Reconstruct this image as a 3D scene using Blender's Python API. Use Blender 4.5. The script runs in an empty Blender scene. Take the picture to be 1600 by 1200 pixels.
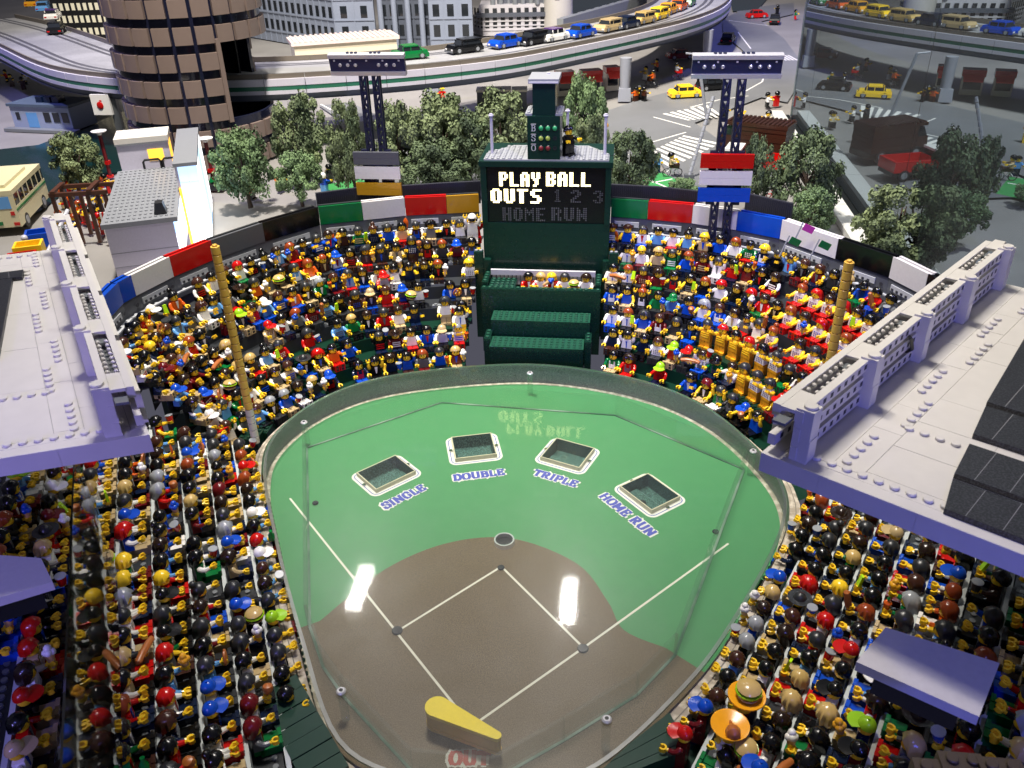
import bpy, bmesh, math, random
from math import sin, cos, pi, radians, hypot, atan2
from mathutils import Vector, Matrix, geometry
random.seed(7)
rnd = random.random
scene = bpy.context.scene
col = scene.collection
# ------------------------------------------------------------------ camera (1 unit = 1 cm; home plate is the origin, +y runs to the scoreboard)
FOC, CAMH, PIT, ROL, YAW = 1330.0, 60.0, radians(30.2), radians(-1.5), radians(7.5)
_cx, _cy = 3.82, -46.61
CAM = Vector((_cx*cos(YAW)-_cy*sin(YAW), _cx*sin(YAW)+_cy*cos(YAW), CAMH))
_R0 = Vector((cos(YAW), sin(YAW), 0)); _H0 = Vector((-sin(YAW), cos(YAW), 0)); _Z = Vector((0, 0, 1))
FWD = _H0*cos(PIT)-_Z*sin(PIT); _U0 = _H0*sin(PIT)+_Z*cos(PIT)
RGT = _R0*cos(ROL)+_U0*sin(ROL); UPV = _U0*cos(ROL)-_R0*sin(ROL)
cam = bpy.data.cameras.new('camera'); camo = bpy.data.objects.new('camera', cam); col.objects.link(camo)
camo.matrix_world = Matrix(((RGT.x, UPV.x, -FWD.x, CAM.x), (RGT.y, UPV.y, -FWD.y, CAM.y), (RGT.z, UPV.z, -FWD.z, CAM.z), (0, 0, 0, 1)))
cam.sensor_width = 36; cam.lens = FOC/1600*36; cam.clip_start = 1; cam.clip_end = 4000
cam.dof.use_dof = True; cam.dof.focus_distance = 105; cam.dof.aperture_fstop = 0.42
scene.camera = camo
scene.unit_settings.system = 'METRIC'; scene.unit_settings.scale_length = 0.01

def ray(u, v): return FWD + RGT*((u-800)/FOC) + UPV*(-(v-600)/FOC)
def at(u, v, z=0.0):
    """the place on the level z that the survey point (u, v) of the photograph shows"""
    d = ray(u, v); return CAM + d*((z-CAMH)/d.z)
def aty(u, v, y):
    d = ray(u, v); return CAM + d*((y-CAM.y)/d.y)
def px(p):
    q = Vector(p)-CAM; f = q.dot(FWD)
    return (800+FOC*q.dot(RGT)/f, 600-FOC*q.dot(UPV)/f, f)
# ------------------------------------------------------------------ world and lamps
w = bpy.data.worlds.new('World'); scene.world = w; w.use_nodes = True
bg = w.node_tree.nodes['Background']; bg.inputs[0].default_value = (0.40, 0.40, 0.52, 1); bg.inputs[1].default_value = 0.21
vs = scene.view_settings; vs.view_transform = 'Standard'; vs.look = 'None'; vs.exposure = 0.0; vs.gamma = 1
def area(name, loc, target, size, power, color, sy=None):
    l = bpy.data.lights.new(name, 'AREA'); l.energy = power; l.color = color; l.size = size
    if sy: l.shape = 'RECTANGLE'; l.size_y = sy
    o = bpy.data.objects.new(name, l); col.objects.link(o); o.location = loc
    o.rotation_euler = (Vector(target)-Vector(loc)).to_track_quat('-Z', 'Y').to_euler(); return o
def spot(name, loc, target, power, color, deg, blend=0.6, r=4):
    l = bpy.data.lights.new(name, 'SPOT'); l.energy = power; l.color = color; l.spot_size = radians(deg); l.spot_blend = blend; l.shadow_soft_size = r
    o = bpy.data.objects.new(name, l); col.objects.link(o); o.location = loc
    o.rotation_euler = (Vector(target)-Vector(loc)).to_track_quat('-Z', 'Y').to_euler(); return o
WARM = (1.0, 0.94, 0.86)
spot('ceiling_spot_over_field', (-4, 38, 185), (0, 26, 0), 1.14e6, WARM, 50, 0.95, 15)
spot('ceiling_spot_over_outfield', (0, -14, 170), (0, 70, 10), 0.56e6, WARM, 46, 0.75, 10)
spot('ceiling_spot_over_city', (-50, 70, 260), (-25, 195, 5), 6.6e6, (1.0, 0.93, 0.84), 84, 0.8, 9)
spot('ceiling_spot_far_city', (-40, 110, 330), (-40, 400, 5), 7.5e6, (1.0, 0.92, 0.82), 80, 0.8, 6)
spot('blue_spot_right', (55, -115, 44), (32, 2, 30), 0.19e6, (0.11, 0.13, 1.0), 34, 0.7, 5)
spot('blue_spot_left', (-50, -110, 66), (-28, 2, 30), 0.26e6, (0.34, 0.28, 1.0), 36, 0.7, 5)
spot('blue_spot_city_left', (-240, 150, 180), (-125, 190, 8), 1.2e6, (0.28, 0.28, 1.0), 56, 0.8, 6)
spot('blue_spot_city_right', (150, 250, 260), (70, 340, 5), 2.4e6, (0.16, 0.2, 1.0), 46, 0.8, 6)
spot('added_spot_right_roof', (-14, 44, 170), (40, 6, 34), 0.36e6, (1.0, 0.90, 0.76), 25, 0.8, 4)  # added lamp, only there to brighten the right roof
spot('added_spot_left_roof', (26, 44, 170), (-38, 6, 34), 0.14e6, (0.95, 0.95, 1.0), 25, 0.8, 4)  # likewise an added lamp, lifts the left roof
spot('added_blue_left_corner', (-16, -95, 110), (-30, -6, 8), 0.15e6, (0.20, 0.20, 1.0), 24, 0.9, 6)  # added lamp: blue tint in place of the glass veil over this corner
spot('added_blue_right_corner', (30, -95, 110), (34, -8, 8), 0.15e6, (0.18, 0.20, 1.0), 24, 0.9, 6)  # added like the left one, tints the right corner rows blue
spot('violet_spot_wall', (60, -20, 150), (22, 80, 22), 0.50e6, (0.34, 0.32, 1.0), 30, 0.7, 4)

# ------------------------------------------------------------------ materials
MATS = {}
def plastic(name, c, rough=0.28, bump=0.04, vary=0.06, scale=3.0, metal=0.0, coat=0.0, spec=0.5):
    if name in MATS: return MATS[name]
    m = bpy.data.materials.new(name); m.use_nodes = True; nt = m.node_tree; N = nt.nodes; L = nt.links
    b = N['Principled BSDF']; b.inputs['Roughness'].default_value = rough; b.inputs['Metallic'].default_value = metal
    b.inputs['Specular IOR Level'].default_value = spec; b.inputs['Coat Weight'].default_value = coat
    tc = N.new('ShaderNodeTexCoord'); nz = N.new('ShaderNodeTexNoise'); nz.inputs['Scale'].default_value = scale; nz.inputs['Detail'].default_value = 5
    L.new(tc.outputs['Object'], nz.inputs['Vector'])
    mx = N.new('ShaderNodeMix'); mx.data_type = 'RGBA'
    mx.inputs[6].default_value = tuple(x*(1-vary*2) for x in c)+(1,); mx.inputs[7].default_value = tuple(min(1, x*(1+vary)) for x in c)+(1,)
    L.new(nz.outputs['Fac'], mx.inputs[0]); L.new(mx.outputs[2], b.inputs['Base Color'])
    if bump:
        bp = N.new('ShaderNodeBump'); bp.inputs['Strength'].default_value = bump; bp.inputs['Distance'].default_value = 0.05
        L.new(nz.outputs['Fac'], bp.inputs['Height']); L.new(bp.outputs['Normal'], b.inputs['Normal'])
    MATS[name] = m; return m
def emit(name, c, s):
    if name in MATS: return MATS[name]
    m = bpy.data.materials.new(name); m.use_nodes = True; b = m.node_tree.nodes['Principled BSDF']
    b.inputs['Base Color'].default_value = c+(1,); b.inputs['Emission Color'].default_value = c+(1,); b.inputs['Emission Strength'].default_value = s
    MATS[name] = m; return m
def speckle(name, c1, c2, scale, rough=0.5, lo=0.45, hi=0.62, coat=0.0):
    if name in MATS: return MATS[name]
    m = bpy.data.materials.new(name); m.use_nodes = True; nt = m.node_tree; N = nt.nodes; L = nt.links
    b = N['Principled BSDF']; b.inputs['Roughness'].default_value = rough; b.inputs['Coat Weight'].default_value = coat
    tc = N.new('ShaderNodeTexCoord'); nz = N.new('ShaderNodeTexNoise'); nz.inputs['Scale'].default_value = scale; nz.inputs['Detail'].default_value = 8
    r = N.new('ShaderNodeValToRGB'); r.color_ramp.elements[0].position = lo; r.color_ramp.elements[1].position = hi
    r.color_ramp.elements[0].color = c1+(1,); r.color_ramp.elements[1].color = c2+(1,)
    L.new(tc.outputs['Object'], nz.inputs['Vector']); L.new(nz.outputs['Fac'], r.inputs[0]); L.new(r.outputs[0], b.inputs['Base Color'])
    MATS[name] = m; return m
def clear(name, tint, rough=0.02, base=0.06, haze=0.03, gain=1.0):
    """thin clear acrylic: Fresnel gloss over a lightly tinted see-through sheet, with a little scratch haze"""
    m = bpy.data.materials.new(name); m.use_nodes = True; nt = m.node_tree; N = nt.nodes; L = nt.links
    N.remove(N['Principled BSDF']); out = N['Material Output']
    tr = N.new('ShaderNodeBsdfTransparent'); tr.inputs[0].default_value = tint+(1,)
    gl = N.new('ShaderNodeBsdfGlossy'); gl.inputs['Roughness'].default_value = rough
    gh = N.new('ShaderNodeBsdfGlossy'); gh.inputs['Roughness'].default_value = 0.30
    fr = N.new('ShaderNodeFresnel'); fr.inputs[0].default_value = 1.49
    tc = N.new('ShaderNodeTexCoord'); nz = N.new('ShaderNodeTexNoise'); nz.inputs['Scale'].default_value = 0.35; nz.inputs['Detail'].default_value = 6
    L.new(tc.outputs['Object'], nz.inputs['Vector'])
    mr = N.new('ShaderNodeMapRange'); mr.inputs[1].default_value = 0.35; mr.inputs[2].default_value = 0.75; mr.inputs[3].default_value = haze*0.85; mr.inputs[4].default_value = haze*1.15
    L.new(nz.outputs['Fac'], mr.inputs[0])
    bp = N.new('ShaderNodeBump'); bp.inputs['Strength'].default_value = 0.006; bp.inputs['Distance'].default_value = 0.2
    L.new(nz.outputs['Fac'], bp.inputs['Height']); L.new(bp.outputs['Normal'], gl.inputs['Normal'])
    ad = N.new('ShaderNodeMath'); ad.operation = 'MULTIPLY_ADD'; ad.inputs[1].default_value = gain; ad.inputs[2].default_value = base
    L.new(fr.outputs[0], ad.inputs[0])
    m1 = N.new('ShaderNodeMixShader'); m2 = N.new('ShaderNodeMixShader')
    L.new(mr.outputs[0], m1.inputs[0]); L.new(tr.outputs[0], m1.inputs[1]); L.new(gh.outputs[0], m1.inputs[2])
    L.new(ad.outputs[0], m2.inputs[0]); L.new(m1.outputs[0], m2.inputs[1]); L.new(gl.outputs[0], m2.inputs[2])
    L.new(m2.outputs[0], out.inputs['Surface']); MATS[name] = m; return m
LIN = lambda h: tuple(((int(h[i:i+2], 16)/255+0.055)/1.055)**2.4 if int(h[i:i+2], 16) > 10 else int(h[i:i+2], 16)/255/12.92 for i in (0, 2, 4))
PAL = dict(black='0b0c0e', dark_grey='26282b', grey='5a5d60', light_grey='8f9397', white='e6e4de', yellow='f4cb2a', blue='0a46b4', navy='0c1a35', light_blue='5f97cf', red='b9120f',
           dark_red='611016', green='0a6b34', dark_green='06301f', orange='cf5a18', tan='b59f74', brown='3c2218', dark_brown='241812', reddish='8a3c1a', blonde='bfa263', lime='93c61f',
           gold='e0a024', skin='f0bd10', cream='d8cfb4', purple='4a2a6a', pink='c23f9a')
HAIRS = ('black', 'dark_brown', 'dark_grey')
def P(n): return plastic('plastic_'+n, LIN(PAL[n]), 0.22 if n not in ('dark_grey', 'grey') else 0.33)
M_GREEN = speckle('field_green', (0.058, 0.236, 0.088), (0.062, 0.243, 0.092), 0.6, 0.42)
M_DIRT = speckle('field_dirt', (0.076, 0.050, 0.024), (0.178, 0.126, 0.068), 11, 0.45, 0.38, 0.66)
M_LINE = plastic('chalk_line', (0.75, 0.72, 0.62), 0.5, 0)
M_GRAN = speckle('speckled_laminate', (0.09, 0.095, 0.095), (0.40, 0.41, 0.41), 14, 0.5, 0.42, 0.72)
M_TRAY = speckle('tray_laminate', (0.020, 0.055, 0.048), (0.12, 0.25, 0.21), 7, 0.35, 0.42, 0.72)
M_PLY = speckle('cut_board_edge', (0.30, 0.26, 0.20), (0.52, 0.47, 0.38), 1.4, 0.7)
M_CLEAR = clear('clear_acrylic', (0.96, 0.985, 0.97), 0.05, 0.0, 0.085, 0.62)
M_RIM = clear('acrylic_edge', (0.72, 0.86, 0.80), 0.10, 0.10, 0.45)
M_WALLACR = clear('acrylic_strip', (0.95, 0.975, 0.96), 0.05, 0.0, 0.05, 0.22)
M_STEEL = plastic('steel', (0.62, 0.60, 0.57), 0.18, 0.02, 0.05, 3, 1.0)
M_CHROME = plastic('chrome', (0.78, 0.78, 0.80), 0.22, 0.02, 0.05, 3, 0.55)
# ------------------------------------------------------------------ mesh builder
class MB:
    def __init__(s): s.v = []; s.f = []; s.m = []
    def add(s, vs, fs, mi=0, M=None):
        o = len(s.v)
        s.v += [tuple(M @ Vector(p)) for p in vs] if M is not None else [tuple(p) for p in vs]
        s.f += [tuple(i+o for i in f) for f in fs]; s.m += [mi]*len(fs); return s
    def box(s, x0, x1, y0, y1, z0, z1, mi=0, M=None, top=None):
        t = top or (x0, x1, y0, y1)
        return s.add([(x0, y0, z0), (x1, y0, z0), (x1, y1, z0), (x0, y1, z0), (t[0], t[2], z1), (t[1], t[2], z1), (t[1], t[3], z1), (t[0], t[3], z1)],
                     [(3, 2, 1, 0), (4, 5, 6, 7), (0, 1, 5, 4), (1, 2, 6, 5), (2, 3, 7, 6), (3, 0, 4, 7)], mi, M)
    def lathe(s, prof, n=16, mi=0, M=None, sq=(1, 1), a0=0.0):
        vs = []; fs = []; k = len(prof)
        for i in range(n):
            a = 2*pi*i/n+a0
            for r, z in prof: vs.append((r*cos(a)*sq[0], r*sin(a)*sq[1], z))
        for i in range(n):
            j = (i+1) % n
            for q in range(k-1): fs.append((i*k+q, j*k+q, j*k+q+1, i*k+q+1))
        fs.append(tuple(i*k+k-1 for i in range(n))); fs.append(tuple(i*k for i in reversed(range(n))))
        return s.add(vs, fs, mi, M)
    def cyl(s, c, r, h, n=14, mi=0, bev=0.0, r2=None):
        r2 = r if r2 is None else r2
        pr = [(r, 0), (r2, h)] if not bev else [(r-bev, 0), (r, bev), (r2, h-bev), (r2-bev, h)]
        return s.lathe(pr, n, mi, Matrix.Translation(c))
    def tube(s, pts, r, n=8, mi=0):
        pts = [Vector(p) for p in pts]; rs = r if isinstance(r, (list, tuple)) else [r]*len(pts); vs = []; fs = []
        for i, p in enumerate(pts):
            d = (pts[min(i+1, len(pts)-1)]-pts[max(i-1, 0)]).normalized()
            a = d.orthogonal().normalized() if i == 0 else (a-d*a.dot(d)).normalized()
            b = d.cross(a)
            for k in range(n): t = 2*pi*k/n; vs.append(p+(a*cos(t)+b*sin(t))*rs[i])
        for i in range(len(pts)-1):
            for k in range(n): l = (k+1) % n; fs.append((i*n+k, i*n+l, (i+1)*n+l, (i+1)*n+k))
        fs.append(tuple(reversed(range(n)))); fs.append(tuple((len(pts)-1)*n+k for k in range(n)))
        return s.add(vs, fs, mi)
    def prism(s, poly, z0, z1, mi=0, M=None):
        n = len(poly); vs = [(p[0], p[1], z0) for p in poly]+[(p[0], p[1], z1) for p in poly]
        fs = [tuple(reversed(range(n))), tuple(range(n, 2*n))]+[(i, (i+1) % n, n+(i+1) % n, n+i) for i in range(n)]
        return s.add(vs, fs, mi, M)
    def ball(s, c, r, mi=0, nu=12, nv=7, sc=(1, 1, 1), fn=None):
        vs = []; fs = []
        for j in range(nv+1):
            th = pi*j/nv
            for i in range(nu):
                a = 2*pi*i/nu; q = fn(a, th) if fn else 1.0
                vs.append((c[0]+r*sc[0]*q*sin(th)*cos(a), c[1]+r*sc[1]*q*sin(th)*sin(a), c[2]-r*sc[2]*q*cos(th)))
        for j in range(nv):
            for i in range(nu): k = (i+1) % nu; fs.append((j*nu+i, j*nu+k, (j+1)*nu+k, (j+1)*nu+i))
        return s.add(vs, fs, mi)
    def mesh(s, name, mats, smooth=38):
        me = bpy.data.meshes.new(name); me.from_pydata(s.v, [], s.f)
        for m in (mats if isinstance(mats, (list, tuple)) else [mats]): me.materials.append(m)
        me.polygons.foreach_set('material_index', s.m)
        if smooth:
            me.polygons.foreach_set('use_smooth', [True]*len(s.f)); me.set_sharp_from_angle(angle=radians(smooth))
        me.update(); return me
    def build(s, name, mats, parent=None, smooth=38, loc=None, **kw):
        return link(name, s.mesh(name, mats, smooth), parent, loc, **kw)
def link(name, me, parent=None, loc=None, rot=None, M=None, **kw):
    o = bpy.data.objects.new(name, me); col.objects.link(o)
    if parent is not None: o.parent = parent
    if M is not None: o.matrix_local = M
    else:
        if loc is not None: o.location = loc
        if rot is not None: o.rotation_euler = rot
    for k, v in kw.items(): o[k] = v
    return o
def thing(name, label, cat, loc=(0, 0, 0), rz=0.0, group=None):
    return link(name, None, None, loc, (0, 0, rz), label=label, category=cat, **({'group': group} if group else {}))
def tag(o, label, cat, group=None):
    o['label'] = label; o['category'] = cat
    if group: o['group'] = group
    return o
STUDS = {}
def stud_mesh(m, r=0.24, h=0.17, n=14):
    k = (m.name, r)
    if k not in STUDS: STUDS[k] = MB().cyl((0, 0, 0), r, h, n, 0, 0.03).mesh('stud', m)
    return STUDS[k]
def crom(pts, n, closed=True):
    pts = [Vector(p).to_3d() if len(p) == 2 else Vector(p) for p in pts]; N = len(pts); out = []
    for i in range(N if closed else N-1):
        g = lambda k: pts[k % N] if closed else pts[max(0, min(N-1, k))]
        a, b, c, d = g(i-1), g(i), g(i+1), g(i+2)
        for j in range(n):
            t = j/n; out.append(0.5*((2*b)+(c-a)*t+(2*a-5*b+4*c-d)*t*t+(3*b-a-3*c+d)*t*t*t))
    if not closed: out.append(pts[-1])
    return out
def resample(pts, n):
    pts = [Vector(p) for p in pts]; L = [0]
    for a, b in zip(pts, pts[1:]): L.append(L[-1]+(b-a).length)
    out = []; j = 0
    for i in range(n):
        t = L[-1]*i/(n-1)
        while j < len(L)-2 and L[j+1] < t: j += 1
        out.append(pts[j].lerp(pts[j+1], (t-L[j])/max(1e-9, L[j+1]-L[j])))
    return out
def offset(loop, d):
    n = len(loop); out = []
    for i in range(n):
        t = (loop[(i+1) % n]-loop[i-1]); t.z = 0; t.normalize(); out.append(loop[i]+Vector((t.y, -t.x, 0))*d)
    return out
def ring(loopA, za, loopB, zb, mb, mi=0):
    n = len(loopA); vs = [(p.x, p.y, za) for p in loopA]+[(p.x, p.y, zb) for p in loopB]
    mb.add(vs, [(i, (i+1) % n, n+(i+1) % n, n+i) for i in range(n)], mi); return mb
def wallseg(mb, a, b, th, z0, z1, mi=0):
    a = Vector((a[0], a[1], 0)); b = Vector((b[0], b[1], 0)); d = (b-a).normalized(); nn = Vector((-d.y, d.x, 0))*th
    return mb.prism([a, b, b+nn, a+nn], z0, z1, mi)
# stroke lettering with slab serifs: each letter on a 0..w by 0..1 cell
LET = {'S': (0.62, [[(.58, .70), (.58, .86), (.44, .96), (.18, .96), (.05, .82), (.08, .64), (.30, .54), (.52, .44), (.58, .26), (.46, .05), (.18, .04), (.04, .16), (.04, .32)]]),
       'I': (0.34, [[(.17, 0), (.17, 1)], [(0, .05), (.34, .05)], [(0, .95), (.34, .95)]]),
       'N': (0.84, [[(.14, 0), (.14, 1)], [(.14, .95), (.68, .05)], [(.68, 0), (.68, 1)], [(0, .05), (.30, .05)], [(0, .95), (.22, .95)], [(.54, .95), (.84, .95)]]),
       'G': (0.72, [[(.62, .68), (.58, .86), (.42, .96), (.20, .92), (.06, .70), (.06, .30), (.20, .06), (.42, .04), (.60, .14), (.60, .44)], [(.40, .44), (.74, .44)]]),
       'L': (0.62, [[(.14, 0), (.14, 1)], [(0, .95), (.30, .95)], [(0, .05), (.58, .05)], [(.56, 0), (.56, .34)]]),
       'E': (0.64, [[(.14, 0), (.14, 1)], [(0, .95), (.58, .95)], [(0, .05), (.60, .05)], [(.14, .52), (.42, .52)], [(.42, .38), (.42, .66)], [(.57, .72), (.57, 1)], [(.58, 0), (.58, .30)]]),
       'D': (0.72, [[(.14, 0), (.14, 1)], [(0, .95), (.40, .95), (.58, .84), (.66, .62), (.66, .38), (.58, .16), (.40, .05), (0, .05)]]),
       'O': (0.74, [[(.37, .96), (.16, .90), (.06, .66), (.06, .34), (.16, .10), (.37, .04), (.58, .10), (.68, .34), (.68, .66), (.58, .90), (.37, .96)]]),
       'U': (0.80, [[(.14, 1), (.14, .26), (.26, .06), (.44, .04), (.60, .10), (.66, .26), (.66, 1)], [(0, .95), (.30, .95)], [(.52, .95), (.80, .95)]]),
       'B': (0.68, [[(.14, 0), (.14, 1)], [(0, .95), (.40, .95), (.56, .86), (.56, .64), (.40, .54), (.14, .54)], [(.40, .54), (.60, .44), (.62, .18), (.46, .05), (0, .05)]]),
       'T': (0.70, [[(.35, 0), (.35, 1)], [(.04, .95), (.66, .95)], [(.05, .70), (.05, 1)], [(.65, .70), (.65, 1)], [(.18, .05), (.52, .05)]]),
       'R': (0.76, [[(.14, 0), (.14, 1)], [(0, .95), (.42, .95), (.58, .84), (.58, .62), (.42, .52), (.14, .52)], [(.38, .52), (.56, .10), (.76, .05)], [(0, .05), (.30, .05)]]),
       'P': (0.68, [[(.14, 0), (.14, 1)], [(0, .95), (.44, .95), (.60, .84), (.60, .58), (.44, .46), (.14, .46)], [(0, .05), (.32, .05)]]),
       'H': (0.84, [[(.14, 0), (.14, 1)], [(.68, 0), (.68, 1)], [(.14, .52), (.68, .52)], [(0, .05), (.30, .05)], [(0, .95), (.30, .95)], [(.54, .05), (.84, .05)], [(.54, .95), (.84, .95)]]),
       'M': (0.96, [[(.14, 0), (.14, 1)], [(.14, .95), (.46, .25)], [(.46, .25), (.80, .95)], [(.80, 0), (.80, 1)], [(0, .05), (.28, .05)], [(0, .95), (.22, .95)], [(.72, .95), (.96, .95)], [(.66, .05), (.96, .05)]]), ' ': (0.4, [])}
def lettering(mb, text, M, size, wd, mi=0, gap=0.14, z=0.0):
    tot = sum(LET[c][0]+gap for c in text)-gap; x = -tot/2; k = 0
    for c in text:
        for st in LET[c][1]:
            for a, b in zip(st, st[1:]):
                a2 = Vector(((x+a[0])*size, a[1]*size, 0)); b2 = Vector(((x+b[0])*size, b[1]*size, 0)); d = (b2-a2)
                vert = abs(d.y) > abs(d.x)*0.6; ww = wd*(1.35 if vert else 0.8)*size/2; d.normalize(); e = d*(ww*0.55 if len(st) > 2 else 0); n = Vector((-d.y, d.x, 0))*ww
                zz = z+(k % 23)*0.0008; k += 1
                mb.add([a2-e-n+Vector((0, 0, zz)), b2+e-n+Vector((0, 0, zz)), b2+e+n+Vector((0, 0, zz)), a2-e+n+Vector((0, 0, zz))], [(0, 1, 2, 3)], mi, M)
        x += LET[c][0]+gap
    return tot*size
# ================================================================== ground and streets (the model's base plates)
GZ = 5.0
M_PLAZA = speckle('plaza_grey', (0.20, 0.192, 0.183), (0.26, 0.25, 0.238), 0.05, 0.55, 0.35, 0.7)
M_ROAD = speckle('road_grey', (0.13, 0.134, 0.142), (0.175, 0.18, 0.188), 0.06, 0.5, 0.3, 0.7)
M_WATER = plastic('canal_water', (0.004, 0.022, 0.020), 0.12, 0.25, 0.1, 0.5)
M_WHITE_PAINT = plastic('road_paint', (0.72, 0.71, 0.66), 0.5, 0)
def sheet(name, pts, z, m, parent=None, holes=(), **kw):
    loops = [[Vector((p[0], p[1], 0)) for p in pts]]+[[Vector((p[0], p[1], 0)) for p in h] for h in holes]
    tri = geometry.tessellate_polygon(loops); fl = [p for l in loops for p in l]; mb = MB()
    fs = []
    for a, b, c in tri:
        if (fl[b]-fl[a]).cross(fl[c]-fl[a]).z < 0: b, c = c, b
        fs.append((a, b, c))
    mb.add([(p.x, p.y, z) for p in fl], fs)
    return mb.build(name, m, parent, 0, **kw)
ACR = crom([(2.5, -7.8), (7, -6.6), (10.9, -4.2), (15.9, 1.6), (20.7, 8.8), (27.2, 22), (29.2, 30.6), (27.1, 38.9), (21.9, 47.7), (14, 53.6), (2.7, 56.7), (-7.9, 55.9), (-20.5, 51.7), (-27.4, 45.3), (-30.3, 36.8), (-28.8, 29), (-23.1, 17.4), (-16.3, 5.2), (-10, -4.6), (-3.4, -7.4)], 6)
gh = offset(ACR, 2.2)
sheet('ground', [(-700, -160), (700, -160), (700, 1100), (-700, 1100)], GZ-0.5, M_PLAZA, holes=[[(p.x, p.y) for p in offset(ACR, 26)]], kind='structure')
def uv(pts, z=GZ): return [at(u, v, z)[:2] for u, v in pts]
def road(name, pts, dz, m=M_ROAD): return sheet(name, pts, GZ+dz, m, kind='structure')
road('road', uv([(905, 300), (800, 225), (700, 215), (900, 190), (1000, 155), (1105, 128), (1180, 96), (1130, 52), (1128, 30), (1150, 20), (1185, 30), (1225, 60), (1262, 110), (1230, 160), (1190, 152), (1085, 192), (1105, 205), (1222, 290), (1140, 305), (1060, 300), (1030, 250), (985, 300)]), 0.004)
road('road', uv([(498, 165), (548, 160), (620, 195), (660, 240), (700, 215), (905, 300), (700, 310), (600, 305), (560, 235), (520, 180)]), 0.006)
road('road', uv([(1160, 40), (1240, 22), (1240, 4), (1150, 15)]), 0.009)
water = sheet('water', uv([(-160, 250), (60, 225), (195, 172), (300, 150), (330, 240), (200, 262), (100, 300), (60, 330), (-200, 420)]), GZ-0.2, M_WATER, kind='structure')
sheet('water', uv([(880, 42), (935, 38), (1010, 8), (1000, -20), (860, 0)]), GZ+0.03, M_WATER, kind='structure')
sheet('water', uv([(1135, -20), (1145, 18), (1185, 14), (1215, -20)]), GZ+0.03, M_WATER, kind='structure')
# the green play lawn behind the wall
M_LAWN = plastic('lawn_plate', LIN('3f8f4e'), 0.4)
sheet('lawn', uv([(1000, 276), (1035, 270), (1090, 296), (1060, 305), (985, 300)]), GZ+0.02, M_LAWN, kind='structure')
sheet('lawn', uv([(505, 290), (560, 278), (610, 300), (560, 312), (500, 312)]), GZ+0.02, M_LAWN, kind='structure')
pm = thing('road_marking', 'white striped crosswalks and lane lines painted on the dark street behind the scoreboard', 'road marking')
def stripes(a, b, c, d, n, fill=0.5):
    """n bars from edge a-b to edge d-c"""
    A, B, C_, D = [at(*p, GZ) for p in (a, b, c, d)]
    for i in range(n):
        t0 = i/n; t1 = (i+fill)/n; q = [A.lerp(B, t0), A.lerp(B, t1), D.lerp(C_, t1), D.lerp(C_, t0)]
        mb = MB(); mb.prism([(p.x, p.y) for p in q], GZ+0.012, GZ+0.022); mb.build('stripe', M_WHITE_PAINT, pm, 0)
stripes((1010, 240), (1072, 210), (1130, 222), (1048, 262), 9)
stripes((1035, 178), (1110, 163), (1135, 182), (1075, 188), 7)
stripes((1200, 88), (1235, 86), (1250, 94), (1210, 95), 7)
def lane(a, b, wd=0.5):
    A, B = at(*a, GZ), at(*b, GZ); mb = MB(); wallseg(mb, A, B, wd, GZ+0.012, GZ+0.022); mb.build('lane_line', M_WHITE_PAINT, pm, 0)
for a, b in (((1020, 183), (1078, 199)), ((1014, 224), (1073, 207)), ((1080, 168), (1125, 156)), ((1125, 156), (1170, 150)), ((1165, 143), (1192, 128)), ((1192, 128), (1195, 120)), ((1152, 50), (1172, 76)), ((1138, 32), (1200, 40)), ((500, 163), (532, 180)), ((532, 180), (560, 190)), ((627, 201), (650, 203)), ((1005, 278), (1045, 295)), ((1020, 286), (1052, 280))): lane(a, b)
# ================================================================== the game board (sunken field under clear acrylic)
field = thing('baseball_game_board', 'sunken green and brown baseball diamond game board under clear acrylic', 'game board')
TR = [('SINGLE', [(562, 736), (621, 712), (644, 736), (585, 767)], (631, 776)), ('DOUBLE', [(707, 684), (766, 677), (775, 709), (712, 716)], (748, 742)),
      ('TRIPLE', [(866, 684), (924, 700), (908, 731), (850, 715)], (868, 747)), ('HOME RUN', [(1009, 739), (1057, 772), (1022, 800), (974, 762)], (980, 803))]
TI = []
for nm, q, tp in TR:
    c = [at(*p, 0.5) for p in q]; ctr = sum(c, Vector())/4; ctr.z = 0
    ex = ((c[1]-c[0])+(c[2]-c[3])); wx = ex.length/2; ex.normalize(); ex.z = 0; ex.normalize(); ey = Vector((-ex.y, ex.x, 0)); hy = (abs((c[0]-c[3]).dot(ey))+abs((c[1]-c[2]).dot(ey)))/2
    TI.append((nm, ctr, ex, ey, wx/2, hy/2, at(*tp, 0.03)))
hol = [[c+ex*(sx*a)+ey*(sy*b) for sx, sy in ((-1, -1), (1, -1), (1, 1), (-1, 1))] for nm, c, ex, ey, a, b, tp in TI]
board = offset(ACR, 0.3)
sheet('outfield_green', board, 0, M_GREEN, field, holes=hol)
mb = MB(); ring(board, -0.002, board, -1.4, mb); mb.build('board_side', M_PLY, field, 0)
arc = crom([(-16.6, 10.4), (-12.2, 17.9), (-6.4, 22.6), (.3, 23.9), (7.3, 20.7), (10.6, 15.6), (12.2, 12), (16, 10.2)], 6, False)
i0 = min(range(len(ACR)), key=lambda i: (ACR[i]-Vector((19.3, 7.4, 0))).length); i1 = min(range(len(ACR)), key=lambda i: (ACR[i]-Vector((-18.2, 8.8, 0))).length)
low = [board[i] for i in (list(range(i1, len(ACR)))+list(range(0, i0+1)))]
sheet('infield_dirt', arc[1:-1]+[Vector((16, 10.2, 0))]+list(reversed(low))+[Vector((-16.6, 10.4, 0))], 0.012, M_DIRT, field)
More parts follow.
